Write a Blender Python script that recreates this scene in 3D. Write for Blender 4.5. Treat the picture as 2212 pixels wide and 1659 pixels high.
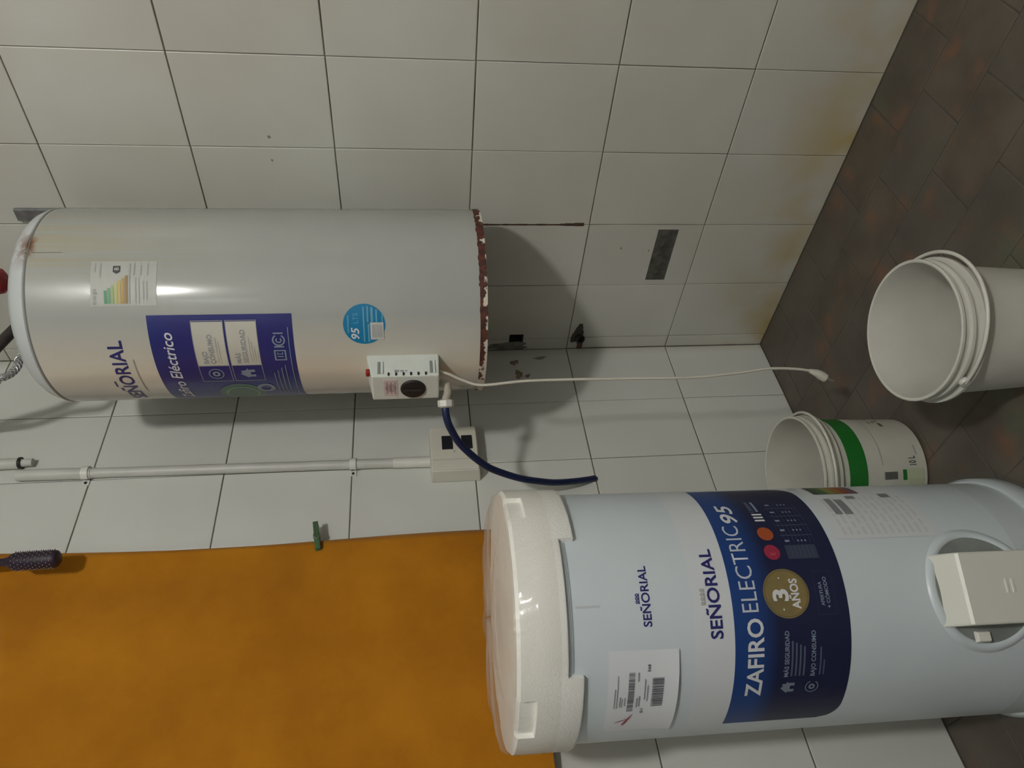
import bpy, bmesh, math, random
from mathutils import Vector, Matrix
random.seed(7)
for o in list(bpy.data.objects): bpy.data.objects.remove(o)
sc = bpy.context.scene
COL = sc.collection
R_ = math.radians
PI = math.pi

# ------------------------------------------------------------------ camera
CAM = Vector((-1.47641615, -1.47244722, 1.04401502))
YAW, PITCH, ROLL = R_(42.35524331), R_(7.6811253), R_(-1.64358827)
F_PIX = 1569.0892
d = Vector((math.sin(YAW)*math.cos(PITCH), math.cos(YAW)*math.cos(PITCH), -math.sin(PITCH)))
r = d.cross(Vector((0, 0, 1))).normalized()
u = r.cross(d)
ix = -u*math.cos(ROLL) + r*math.sin(ROLL)      # the photo was taken with the phone on its side
iy = d.cross(ix)
cd = bpy.data.cameras.new('camera')
cam = bpy.data.objects.new('camera', cd); COL.objects.link(cam)
m = Matrix((ix, -iy, -d)).transposed().to_4x4(); m.translation = CAM
cam.matrix_world = m
cd.sensor_fit = 'HORIZONTAL'; cd.sensor_width = 36.0; cd.lens = F_PIX/2212*36.0
cd.clip_start = 0.02; cd.clip_end = 50
sc.camera = cam

# ------------------------------------------------------------------ world, exposure, lights
vs = sc.view_settings
vs.view_transform = 'Standard'; vs.look = 'None'; vs.gamma = 1.0; vs.exposure = 0.0
vs.use_curve_mapping = False
wd = bpy.data.worlds.new('world'); sc.world = wd; wd.use_nodes = True
bg = wd.node_tree.nodes['Background']; bg.inputs[0].default_value = (0.55, 0.6, 0.65, 1); bg.inputs[1].default_value = 0.05
LAMP_POS = Vector((-1.53, -2.38, 2.30))
LAMP_E = 382.0
WIN_E = 7.0
WIN_COL = (0.78, 0.9, 1.0)
ROOM_X, ROOM_Y, ROOM_Z = -2.4, -3.6, 2.55

# ------------------------------------------------------------------ materials
MATS = {}
def principled(name):
    m = bpy.data.materials.new(name); m.use_nodes = True
    nt = m.node_tree; b = nt.nodes['Principled BSDF']
    return m, nt, b
def N(nt, t, **kw):
    n = nt.nodes.new(t)
    for k, v in kw.items(): setattr(n, k, v)
    return n
def math_n(nt, op, a, b=None, c=None, clamp=False):
    n = nt.nodes.new('ShaderNodeMath'); n.operation = op; n.use_clamp = clamp
    for i, v in enumerate((a, b, c)):
        if v is None: continue
        if isinstance(v, (int, float)): n.inputs[i].default_value = v
        else: nt.links.new(v, n.inputs[i])
    return n.outputs[0]
def mixc(nt, fac, a, b):
    n = nt.nodes.new('ShaderNodeMix'); n.data_type = 'RGBA'
    if isinstance(fac, (int, float)): n.inputs[0].default_value = fac
    else: nt.links.new(fac, n.inputs[0])
    for i, v in ((6, a), (7, b)):
        if isinstance(v, tuple): n.inputs[i].default_value = (*v[:3], 1)
        else: nt.links.new(v, n.inputs[i])
    return n.outputs[2]
def ramp(nt, v, lo, hi):
    n = nt.nodes.new('ShaderNodeMapRange'); n.clamp = True
    nt.links.new(v, n.inputs[0]); n.inputs[1].default_value = lo; n.inputs[2].default_value = hi
    return n.outputs[0]
def noise(nt, vec, scale, detail=3, rough=0.55):
    n = nt.nodes.new('ShaderNodeTexNoise'); n.inputs['Scale'].default_value = scale
    n.inputs['Detail'].default_value = detail; n.inputs['Roughness'].default_value = rough
    if vec is not None: nt.links.new(vec, n.inputs['Vector'])
    return n.outputs[0]
def objco(nt): return nt.nodes.new('ShaderNodeTexCoord').outputs['Object']
def geopos(nt): return nt.nodes.new('ShaderNodeNewGeometry').outputs['Position']
def bump(nt, b, h, strength, dist=0.002):
    n = nt.nodes.new('ShaderNodeBump'); n.inputs['Strength'].default_value = strength
    n.inputs['Distance'].default_value = dist
    nt.links.new(h, n.inputs['Height']); nt.links.new(n.outputs[0], b.inputs['Normal'])

def mat(name, col, rough=0.5, metal=0.0, var=0.0, vscale=20, bmp=0.0, bscale=200, col2=None, spec=0.5, emit=None, es=0):
    if name in MATS: return MATS[name]
    m, nt, b = principled(name)
    b.inputs['Base Color'].default_value = (*col, 1); b.inputs['Roughness'].default_value = rough
    b.inputs['Metallic'].default_value = metal; b.inputs['Specular IOR Level'].default_value = spec
    if var or col2 is not None:
        c2 = col2 if col2 is not None else tuple(c*(1-var) for c in col)
        f = noise(nt, objco(nt), vscale)
        nt.links.new(mixc(nt, ramp(nt, f, 0.35, 0.65), col, c2), b.inputs['Base Color'])
    if bmp: bump(nt, b, noise(nt, objco(nt), bscale, 2), bmp)
    if emit: b.inputs['Emission Color'].default_value = (*emit, 1); b.inputs['Emission Strength'].default_value = es
    MATS[name] = m; return m

def tile_material():
    m, nt, b = principled('wall_tile_glaze')
    rnd = nt.nodes.new('ShaderNodeObjectInfo').outputs['Random']
    P = geopos(nt)
    base = mixc(nt, rnd, (0.66, 0.67, 0.63), (0.60, 0.61, 0.575))
    big = noise(nt, P, 3.0, 2)
    base = mixc(nt, math_n(nt, 'MULTIPLY', ramp(nt, big, 0.45, 0.75), 0.25), base, (0.50, 0.48, 0.42))
    # ochre damp stains of the tiles along the right wall, above the floor
    sep = nt.nodes.new('ShaderNodeSeparateXYZ'); nt.links.new(P, sep.inputs[0])
    low = ramp(nt, sep.outputs[2], 0.22, 0.0)
    st = ramp(nt, noise(nt, P, 5.0, 3), 0.42, 0.66)
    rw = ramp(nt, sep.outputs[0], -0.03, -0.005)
    shade_amt = math_n(nt, 'ADD', math_n(nt, 'MULTIPLY', ramp(nt, noise(nt, P, 2.2, 3), 0.3, 0.7), 0.35), 0.25)
    base = mixc(nt, math_n(nt, 'MULTIPLY', rw, shade_amt), base, (0.40, 0.375, 0.30))      # painted-in shade, unevenly darkening and browning the right wall's tiles
    f = math_n(nt, 'MULTIPLY', math_n(nt, 'MULTIPLY', low, st), math_n(nt, 'MULTIPLY', rw, 0.75))
    base = mixc(nt, f, base, (0.42, 0.30, 0.06))
    nt.links.new(base, b.inputs['Base Color'])
    b.inputs['Roughness'].default_value = 0.33; b.inputs['Specular IOR Level'].default_value = 0.4
    bump(nt, b, noise(nt, P, 9, 2), 0.06, 0.01)
    return m
def floor_material(name, a, bcol):
    m, nt, b = principled(name)
    P = geopos(nt)
    rnd = nt.nodes.new('ShaderNodeObjectInfo').outputs['Random']
    c = mixc(nt, ramp(nt, noise(nt, P, 7, 5, 0.6), 0.35, 0.65), a, bcol)
    c = mixc(nt, ramp(nt, noise(nt, P, 11, 2), 0.56, 0.74), c, (0.17, 0.085, 0.045))
    c = mixc(nt, ramp(nt, noise(nt, P, 4.3, 3), 0.58, 0.75), c, (0.10, 0.12, 0.07))
    c = mixc(nt, math_n(nt, 'MULTIPLY', rnd, 0.25), c, (0.09, 0.085, 0.08))
    nt.links.new(c, b.inputs['Base Color'])
    b.inputs['Roughness'].default_value = 0.55
    bump(nt, b, noise(nt, P, 60, 3), 0.15, 0.003)
    return m
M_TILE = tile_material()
M_FLOOR = floor_material('floor_tile_clay', (0.112, 0.093, 0.070), (0.070, 0.056, 0.041))
M_GROUT = mat('wall_grout', (0.19, 0.17, 0.13), 0.9, col2=(0.10, 0.085, 0.065), vscale=9)
M_GROUT2 = mat('floor_grout', (0.085, 0.075, 0.06), 0.95, var=0.3)
M_PAINT = mat('room_paint', (0.32, 0.315, 0.30), 0.8, var=0.08, vscale=3)
M_CEIL = mat('ceiling_paint', (0.48, 0.48, 0.46), 0.9, var=0.05, vscale=3)
M_CEMENT = mat('bare_cement', (0.105, 0.10, 0.085), 0.95, col2=(0.055, 0.05, 0.04), vscale=35, bmp=0.6, bscale=120)
M_DARK = mat('shaded_cavity_cement', (0.05, 0.046, 0.038), 0.95, var=0.3, vscale=60)
M_RUST = mat('rust', (0.13, 0.035, 0.015), 0.85, col2=(0.06, 0.018, 0.012), vscale=45, bmp=0.5, bscale=150)
M_RUSTSTAIN = mat('rust_stain', (0.34, 0.29, 0.21), 0.8, col2=(0.19, 0.14, 0.09), vscale=60)
M_WHITEPL = mat('white_plastic', (0.72, 0.72, 0.66), 0.38, var=0.06, vscale=25)
M_BOXPL = mat('control_box_plastic', (0.66, 0.70, 0.66), 0.42, var=0.05, vscale=30)
M_PVC = mat('grey_pvc_conduit', (0.56, 0.56, 0.52), 0.45, var=0.08, vscale=15)
M_CREAM = mat('cream_box_plastic', (0.68, 0.66, 0.57), 0.45, var=0.05, vscale=20)
M_BLACK = mat('black_plastic', (0.012, 0.012, 0.013), 0.5)
M_SOCKET = mat('socket_black', (0.006, 0.007, 0.012), 0.6)
M_BLUEHOSE = mat('blue_hose_rubber', (0.007, 0.018, 0.080), 0.5, var=0.25, vscale=40)
M_CORD = mat('cream_cord_rubber', (0.60, 0.58, 0.50), 0.5)
M_STEEL = mat('galvanised_steel', (0.33, 0.34, 0.35), 0.42, metal=0.8, var=0.3, vscale=60)
M_DARKSTEEL = mat('dark_iron_pipe', (0.07, 0.06, 0.055), 0.55, metal=0.5, var=0.4, vscale=50)
M_RED = mat('red_plastic', (0.32, 0.02, 0.035), 0.4)
M_BRASS = mat('dull_brass', (0.38, 0.27, 0.14), 0.45, metal=0.7)
M_BRUSH = mat('brush_plastic', (0.022, 0.012, 0.026), 0.5)
M_BRISTLE = mat('bristle_nylon', (0.05, 0.035, 0.05), 0.6)
M_BTIP = mat('bristle_tip', (0.33, 0.28, 0.27), 0.5)
M_PIN = mat('green_translucent_plastic', (0.045, 0.16, 0.065), 0.35, col2=(0.06, 0.10, 0.045), vscale=40)
M_SPRING = mat('spring_steel', (0.40, 0.39, 0.34), 0.4, metal=0.6)
M_NAVY = mat('navy_print', (0.022, 0.022, 0.14), 0.4)
M_WHITEPRINT = mat('white_print', (0.62, 0.63, 0.66), 0.45)
M_GREYPRINT = mat('grey_print', (0.28, 0.29, 0.31), 0.5)
M_PALEPRINT = mat('pale_blue_print', (0.20, 0.25, 0.33), 0.5)
M_DIMPRINT = mat('dim_blue_print', (0.075, 0.095, 0.15), 0.5)
M_PAPER = mat('label_paper', (0.54, 0.53, 0.46), 0.6, var=0.04)
M_PAPERB = mat('shipping_label_paper', (0.66, 0.68, 0.72), 0.55)
M_REDPEN = mat('red_marker', (0.30, 0.012, 0.03), 0.5)
M_GREENP = mat('green_print', (0.012, 0.145, 0.02), 0.4)
M_BUCKET = mat('bucket_plastic', (0.58, 0.575, 0.52), 0.4, var=0.08, vscale=12)
M_BUCKETG = mat('bucket_plastic_paint', (0.55, 0.545, 0.48), 0.42, var=0.1, vscale=12)
M_FOAM = None

def foam_material():
    m, nt, b = principled('foam_polystyrene')
    P = objco(nt)
    v = nt.nodes.new('ShaderNodeTexVoronoi'); v.inputs['Scale'].default_value = 330; nt.links.new(P, v.inputs['Vector'])
    c = mixc(nt, ramp(nt, noise(nt, P, 6, 2), 0.4, 0.7), (0.93, 0.93, 0.89), (0.88, 0.88, 0.83))
    nt.links.new(c, b.inputs['Base Color']); b.inputs['Roughness'].default_value = 0.75
    bump(nt, b, v.outputs['Distance'], 0.25, 0.0015)
    return m
M_FOAM = foam_material()

def film_material(name, diff, alpha, rough=0.12, gl=0.16):
    m = bpy.data.materials.new(name); m.use_nodes = True; nt = m.node_tree; nt.nodes.clear()
    out = N(nt, 'ShaderNodeOutputMaterial'); tr = N(nt, 'ShaderNodeBsdfTransparent')
    df = N(nt, 'ShaderNodeBsdfDiffuse'); gs = N(nt, 'ShaderNodeBsdfGlossy')
    tl = N(nt, 'ShaderNodeBsdfTranslucent'); tl.inputs[0].default_value = (*diff, 1)
    tr.inputs[0].default_value = (0.985, 0.98, 0.97, 1); df.inputs[0].default_value = (*diff, 1)
    gs.inputs['Roughness'].default_value = rough; gs.inputs[0].default_value = (0.9, 0.9, 0.9, 1)
    P = objco(nt)
    bp = N(nt, 'ShaderNodeBump'); bp.inputs['Strength'].default_value = 0.18; bp.inputs['Distance'].default_value = 0.006
    nt.links.new(noise(nt, P, 42, 3, 0.6), bp.inputs['Height']); nt.links.new(bp.outputs[0], gs.inputs['Normal'])
    mdf = N(nt, 'ShaderNodeMixShader'); mdf.inputs[0].default_value = 0.35
    nt.links.new(df.outputs[0], mdf.inputs[1]); nt.links.new(tl.outputs[0], mdf.inputs[2])
    m1 = N(nt, 'ShaderNodeMixShader'); m1.inputs[0].default_value = alpha
    nt.links.new(tr.outputs[0], m1.inputs[1]); nt.links.new(mdf.outputs[0], m1.inputs[2])
    m2 = N(nt, 'ShaderNodeMixShader'); m2.inputs[0].default_value = gl
    nt.links.new(m1.outputs[0], m2.inputs[1]); nt.links.new(gs.outputs[0], m2.inputs[2])
    nt.links.new(m2.outputs[0], out.inputs[0])
    return m
M_FILM = film_material('clear_plastic_film', (0.75, 0.72, 0.68), 0.0, rough=0.2, gl=0.07)
M_FILMTOP = film_material('bunched_plastic_film', (0.66, 0.54, 0.44), 0.30, gl=0.05)  # tan tint paints in the orange and shade seen through it

def heater_material(name, base, old):
    m, nt, b = principled(name)
    P = objco(nt)
    sep = nt.nodes.new('ShaderNodeSeparateXYZ'); nt.links.new(P, sep.inputs[0])
    ang = math_n(nt, 'ARCTAN2', sep.outputs[1], sep.outputs[0])     # -pi..pi
    col = mixc(nt, math_n(nt, 'MULTIPLY', ramp(nt, noise(nt, P, 5, 3), 0.4, 0.7), 0.3), base, tuple(c*0.86 for c in base))
    if old:
        # yellow rust runs below the top seam, angle 245..268 deg (= -115..-92)
        comb = nt.nodes.new('ShaderNodeCombineXYZ')
        nt.links.new(math_n(nt, 'MULTIPLY', ang, 16.0), comb.inputs[0])
        nt.links.new(math_n(nt, 'MULTIPLY', sep.outputs[2], 1.2), comb.inputs[2])
        s = ramp(nt, noise(nt, comb.outputs[0], 1.6, 3), 0.40, 0.62)
        near = math_n(nt, 'SUBTRACT', 1.0, ramp(nt, math_n(nt, 'ABSOLUTE', math_n(nt, 'ADD', ang, R_(100))), 0.22, 0.55))
        down = ramp(nt, sep.outputs[2], 0.45, 0.86)
        f = math_n(nt, 'MULTIPLY', math_n(nt, 'MULTIPLY', s, near), math_n(nt, 'MULTIPLY', down, 0.45))
        col = mixc(nt, f, col, (0.40, 0.33, 0.15))
        # brown spot of rust right under the seam and small chips
        top = ramp(nt, sep.outputs[2], 0.846, 0.858)
        near2 = math_n(nt, 'SUBTRACT', 1.0, ramp(nt, math_n(nt, 'ABSOLUTE', math_n(nt, 'ADD', ang, R_(105))), 0.05, 0.16))
        sp = ramp(nt, noise(nt, P, 60, 4), 0.38, 0.50)
        col = mixc(nt, math_n(nt, 'MULTIPLY', math_n(nt, 'MULTIPLY', top, near2), sp), col, (0.16, 0.055, 0.02))
        chips = ramp(nt, noise(nt, P, 26, 2), 0.80, 0.84)
        col = mixc(nt, math_n(nt, 'MULTIPLY', chips, 0.6), col, (0.25, 0.22, 0.17))
        # aged yellowing, with bounce light painted in as brightening towards the front
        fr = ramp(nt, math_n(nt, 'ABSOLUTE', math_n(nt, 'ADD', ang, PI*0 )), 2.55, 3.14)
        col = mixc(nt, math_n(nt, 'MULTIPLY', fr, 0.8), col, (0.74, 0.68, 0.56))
    nt.links.new(col, b.inputs['Base Color'])
    b.inputs['Roughness'].default_value = 0.16 if old else 0.36
    b.inputs['Specular IOR Level'].default_value = 0.5
    b.inputs['Coat Weight'].default_value = 0.0
    return m
M_OLD = heater_material('aged_white_enamel', (0.37, 0.382, 0.36), True)
M_NEW = heater_material('new_white_enamel', (0.58, 0.645, 0.685), False)

def rim_material():
    m, nt, b = principled('peeling_rusty_rim')
    P = objco(nt)
    sep = nt.nodes.new('ShaderNodeSeparateXYZ'); nt.links.new(P, sep.inputs[0])
    ang = math_n(nt, 'ARCTAN2', sep.outputs[1], sep.outputs[0])
    back = ramp(nt, sep.outputs[1], 0.10, -0.16)            # more paint left towards the front
    n1 = noise(nt, P, 32, 4, 0.6)
    v = math_n(nt, 'ADD', n1, math_n(nt, 'MULTIPLY', back, 0.15))
    v = math_n(nt, 'ADD', v, math_n(nt, 'MULTIPLY', ramp(nt, sep.outputs[2], 0.0, 0.016), 0.17))
    f = ramp(nt, v, 0.635, 0.66)
    rust = mixc(nt, ramp(nt, noise(nt, P, 80, 3), 0.4, 0.6), (0.105, 0.028, 0.014), (0.045, 0.014, 0.012))
    nt.links.new(mixc(nt, f, (0.60, 0.56, 0.47), rust), b.inputs['Base Color'])
    b.inputs['Roughness'].default_value = 0.7
    bump(nt, b, v, 0.5, 0.002)
    return m
M_RIM = rim_material()
def capmat():
    m, nt, b = principled('old_cap_enamel')
    P = objco(nt)
    sep = nt.nodes.new('ShaderNodeSeparateXYZ'); nt.links.new(P, sep.inputs[0])
    ang = math_n(nt, 'ARCTAN2', sep.outputs[1], sep.outputs[0])
    near = math_n(nt, 'SUBTRACT', 1.0, ramp(nt, math_n(nt, 'ABSOLUTE', math_n(nt, 'ADD', ang, R_(105))), 0.03, 0.26))
    sp = ramp(nt, noise(nt, P, 48, 4), 0.40, 0.54)
    lowz = ramp(nt, sep.outputs[2], 0.895, 0.862)
    f = math_n(nt, 'MULTIPLY', math_n(nt, 'MULTIPLY', near, sp), math_n(nt, 'ADD', math_n(nt, 'MULTIPLY', lowz, 0.7), 0.25), clamp=True)
    nt.links.new(mixc(nt, f, (0.54, 0.57, 0.575), (0.17, 0.07, 0.03)), b.inputs['Base Color'])
    b.inputs['Roughness'].default_value = 0.25
    return m
M_OLDCAP = capmat()
def towel_material():
    m, nt, b = principled('orange_cotton')
    P = objco(nt)
    c = mixc(nt, ramp(nt, noise(nt, P, 5, 4), 0.35, 0.65), (0.46, 0.185, 0.010), (0.36, 0.135, 0.007))
    nt.links.new(c, b.inputs['Base Color']); b.inputs['Roughness'].default_value = 0.95
    b.inputs['Specular IOR Level'].default_value = 0.1
    b.inputs['Sheen Weight'].default_value = 0.15
    bump(nt, b, noise(nt, P, 420, 2), 0.35, 0.002)
    return m
M_TOWEL = towel_material()
def band_material():
    m, nt, b = principled('blue_label_print')
    P = objco(nt)
    sep = nt.nodes.new('ShaderNodeSeparateXYZ'); nt.links.new(P, sep.inputs[0])
    t = ramp(nt, sep.outputs[2], 0.527, 0.560)
    c = mixc(nt, t, (0.010, 0.014, 0.050), (0.010, 0.045, 0.19))
    nt.links.new(c, b.inputs['Base Color']); b.inputs['Roughness'].default_value = 0.42
    return m
M_BAND = band_material()
M_OLDBLUE = mat('old_label_blue_print', (0.014, 0.030, 0.175), 0.35, col2=(0.022, 0.022, 0.15), vscale=7)

# ------------------------------------------------------------------ mesh helpers
def tag(o, label=None, cat=None, group=None, kind=None):
    if label: o['label'] = label
    if cat: o['category'] = cat
    if group: o['group'] = group
    if kind: o['kind'] = kind
    return o
def empty(name, loc, label, cat, rot=None, group=None):
    o = bpy.data.objects.new(name, None); COL.objects.link(o); o.location = loc
    o.empty_display_size = 0.05
    if rot: o.rotation_euler = rot
    return tag(o, label, cat, group)
class MB:
    def __init__(s): s.v = []; s.f = []
    def add(s, vs, fs):
        k = len(s.v); s.v += [tuple(p) for p in vs]; s.f += [tuple(i+k for i in f) for f in fs]; return s
    def box(s, c, size, M=None):
        hx, hy, hz = size[0]/2, size[1]/2, size[2]/2
        vs = [Vector((sx*hx, sy*hy, sz*hz)) for sz in (-1, 1) for sy in (-1, 1) for sx in (-1, 1)]
        if M is not None: vs = [M @ p for p in vs]
        vs = [p+Vector(c) for p in vs]
        return s.add(vs, [(0, 2, 3, 1), (4, 5, 7, 6), (0, 1, 5, 4), (2, 6, 7, 3), (0, 4, 6, 2), (1, 3, 7, 5)])
    def bb(s, a, b): return s.box([(a[i]+b[i])/2 for i in range(3)], [abs(b[i]-a[i]) for i in range(3)])
    def lathe(s, prof, seg=64, a0=0, a1=360, c=(0, 0, 0), M=None, close=False):
        full = abs(a1-a0-360) < 1e-6; n = seg if full else seg+1
        vs = []
        for (rr, z) in prof:
            for i in range(n):
                a = R_(a0+(a1-a0)*i/seg); p = Vector((rr*math.cos(a), rr*math.sin(a), z))
                if M is not None: p = M @ p
                vs.append(p+Vector(c))
        fs = []; L = len(prof)
        for j in range(L if close else L-1):
            j2 = (j+1) % L
            for i in range(seg):
                i2 = (i+1) % n
                fs.append((j*n+i, j*n+i2, j2*n+i2, j2*n+i))
        s.add(vs, fs)
        if full and not close:
            k = len(s.v)-len(vs)
            if prof[0][0] > 1e-6: s.f.append(tuple(k+i for i in reversed(range(n))))
            if prof[-1][0] > 1e-6: s.f.append(tuple(k+(L-1)*n+i for i in range(n)))
        return s
    def tube(s, pts, rad, seg=10, caps=True):
        pts = [Vector(p) for p in pts]; n = len(pts)
        rads = rad if isinstance(rad, (list, tuple)) else [rad]*n
        prev = None; vs = []
        for i, p in enumerate(pts):
            t = (pts[min(i+1, n-1)]-pts[max(i-1, 0)]).normalized()
            if prev is None:
                a = Vector((0, 0, 1)) if abs(t.z) < 0.9 else Vector((1, 0, 0))
                nrm = t.cross(a).normalized()
            else: nrm = (prev-t*prev.dot(t)).normalized()
            prev = nrm; bn = t.cross(nrm)
            for k in range(seg):
                a = 2*PI*k/seg; vs.append(p+(nrm*math.cos(a)+bn*math.sin(a))*rads[i])
        fs = [(i*seg+k, i*seg+(k+1) % seg, (i+1)*seg+(k+1) % seg, (i+1)*seg+k) for i in range(n-1) for k in range(seg)]
        k0 = len(s.v); s.add(vs, fs)
        if caps: s.f.append(tuple(k0+k for k in reversed(range(seg)))); s.f.append(tuple(k0+(n-1)*seg+k for k in range(seg)))
        return s
    def build(s, name, material, parent=None, smooth=None, bevel=0, loc=None, flip=False):
        me = bpy.data.meshes.new(name); me.from_pydata([tuple(p) for p in s.v], [], s.f); me.update()
        bm = bmesh.new(); bm.from_mesh(me); bmesh.ops.remove_doubles(bm, verts=bm.verts, dist=1e-6)
        bmesh.ops.recalc_face_normals(bm, faces=bm.faces); bm.to_mesh(me); bm.free()
        if smooth is not None:
            me.shade_smooth(); me.set_sharp_from_angle(angle=R_(smooth))
        me.materials.append(material)
        o = bpy.data.objects.new(name, me); COL.objects.link(o)
        if parent is not None: o.parent = parent
        if loc is not None: o.location = loc
        if bevel:
            mod = o.modifiers.new('bevel', 'BEVEL'); mod.width = bevel; mod.segments = 2; mod.limit_method = 'ANGLE'
        return o
def spline(pts, n=8):
    P = [Vector(p) for p in pts]; out = []
    for i in range(len(P)-1):
        p0 = P[max(i-1, 0)]; p1 = P[i]; p2 = P[i+1]; p3 = P[min(i+2, len(P)-1)]
        for k in range(n):
            t = k/n
            out.append(0.5*((2*p1)+(p2-p0)*t+(2*p0-5*p1+4*p2-p3)*t*t+(3*p1-p0-3*p2+p3)*t**3))
    out.append(P[-1]); return out

# things printed or stuck on a cylinder: (angle in deg, height) -> point
def cylp(Rd, a, z): return Vector((Rd*math.cos(R_(a)), Rd*math.sin(R_(a)), z))
def patch(mb, Rd, a0, a1, lo, hi, n=None, nz=1, th=0.0):
    n = n or max(2, int(abs(a1-a0)/3)+1)
    vs = []; fs = []
    for i in range(n+1):
        a = a0+(a1-a0)*i/n
        l = lo(a) if callable(lo) else lo; h = hi(a) if callable(hi) else hi
        for j in range(nz+1): vs.append(cylp(Rd, a, l+(h-l)*j/nz))
    for i in range(n):
        for j in range(nz):
            k = i*(nz+1)+j; fs.append((k, k+nz+1, k+nz+2, k+1))
    mb.add(vs, fs)
    return mb
def cyl_disc(mb, Rd, a, z, rad, seg=28, sx=1.0):
    vs = [cylp(Rd, a, z)]
    rings = 4
    for q in range(1, rings+1):
        for k in range(seg):
            t = 2*PI*k/seg; x = rad*sx*math.cos(t)*q/rings; y = rad*math.sin(t)*q/rings
            vs.append(cylp(Rd, a+math.degrees(x/Rd), z+y))
    fs = [(0, 1+k, 1+(k+1) % seg) for k in range(seg)]
    for q in range(1, rings):
        o0 = 1+(q-1)*seg; o1 = 1+q*seg
        fs += [(o0+k, o1+k, o1+(k+1) % seg, o0+(k+1) % seg) for k in range(seg)]
    return mb.add(vs, fs)
def cyl_ring(mb, Rd, a, z, r0, r1, seg=28, t0=0, t1=360):
    vs = []; fs = []
    full = t1-t0 >= 360; n = seg if full else seg+1
    for k in range(n):
        t = R_(t0+(t1-t0)*k/seg)
        for rad in (r0, r1):
            vs.append(cylp(Rd, a+math.degrees(rad*math.cos(t)/Rd), z+rad*math.sin(t)))
    for k in range(seg):
        b2 = (k+1) % n
        fs.append((2*k, 2*k+1, 2*b2+1, 2*b2))
    return mb.add(vs, fs)
def cyl_poly(mb, Rd, a, z, pts):
    vs = [cylp(Rd, a+math.degrees(x/Rd), z+y) for x, y in pts]
    return mb.add(vs, [tuple(range(len(pts)))])

_dg = None
def text_bm(s, cap, width=None, bold=0.0, shear=0.0, strip=0.004):
    cu = bpy.data.curves.new('t', 'FONT'); cu.body = s; cu.size = 1.0; cu.offset = bold; cu.shear = shear
    cu.resolution_u = 3; cu.fill_mode = 'BOTH'
    o = bpy.data.objects.new('t', cu); COL.objects.link(o)
    dg = bpy.context.evaluated_depsgraph_get(); dg.update()
    me = bpy.data.meshes.new_from_object(o.evaluated_get(dg))
    bpy.data.objects.remove(o); bpy.data.curves.remove(cu)
    bm = bmesh.new(); bm.from_mesh(me); bpy.data.meshes.remove(me)
    xs = [v.co.x for v in bm.verts]
    x0, x1 = min(xs), max(xs)
    sy = cap/0.72; sx = (width/(x1-x0)) if width else sy
    for v in bm.verts: v.co = Vector(((v.co.x-x0)*sx, v.co.y*sy, 0))
    W = (x1-x0)*sx
    k = strip
    while k < W:
        geom = bm.verts[:]+bm.edges[:]+bm.faces[:]
        bmesh.ops.bisect_plane(bm, geom=geom, plane_co=(k, 0, 0), plane_no=(1, 0, 0)); k += strip
    return bm, W
def cyl_text(name, s, Rd, a0, z0, cap, material, parent, a1=None, bold=0.0, shear=0.0, slope=0.0):
    width = Rd*R_(a1-a0) if a1 is not None else None
    bm, W = text_bm(s, cap, width, bold, shear)
    for v in bm.verts:
        v.co = cylp(Rd, a0+math.degrees(v.co.x/Rd), z0+v.co.y+slope*v.co.x)
    me = bpy.data.meshes.new(name); bm.to_mesh(me); bm.free(); me.materials.append(material)
    o = bpy.data.objects.new(name, me); COL.objects.link(o); o.parent = parent
    return o

# ------------------------------------------------------------------ the setting
def wall_with_holes(name, axis, u0, u1, z0, z1, front, depth, holes, material):
    """axis 'y': wall in plane y=front (u = x). axis 'x': plane x=front (u = y)."""
    us = sorted({u0, u1, *[h[0] for h in holes], *[h[1] for h in holes]})
    zs = sorted({z0, z1, *[h[2] for h in holes], *[h[3] for h in holes]})
    mb = MB()
    for i in range(len(us)-1):
        for j in range(len(zs)-1):
            cu, cz = (us[i]+us[i+1])/2, (zs[j]+zs[j+1])/2
            if any(h[0] < cu < h[1] and h[2] < cz < h[3] for h in holes): continue
            if axis == 'y': mb.bb((us[i], front, zs[j]), (us[i+1], front+depth, zs[j+1]))
            else: mb.bb((front, us[i], zs[j]), (front+depth, us[i+1], zs[j+1]))
    if axis == 'y': mb.bb((u0, front+depth, z0), (u1, front+depth+0.05, z1))
    else: mb.bb((front+depth, u0, z0), (front+depth+0.05, u1, z1))
    o = mb.build(name, material); return tag(o, kind='structure')
GR = 0.0022
TH = 0.30
PATCH = (-0.418, -0.254, 0.364, 0.418)        # y0,y1,z0,z1 bare cement slot in the right wall
HOLE = (-0.060, -0.023, 0.731, 0.772)
wallA = wall_with_holes('wall_left', 'y', ROOM_X, 0.15, -0.05, ROOM_Z, GR, 0.08, [], M_GROUT)
wallB = wall_with_holes('wall_right', 'x', ROOM_Y, 0.0022, -0.05, ROOM_Z, GR, 0.08, [HOLE], M_GROUT)
tag(wallA, 'white tiled wall with the orange cloth and the grey conduit on it')
tag(wallB, 'shaded white tiled wall on the far side of the mounted heater')

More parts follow.
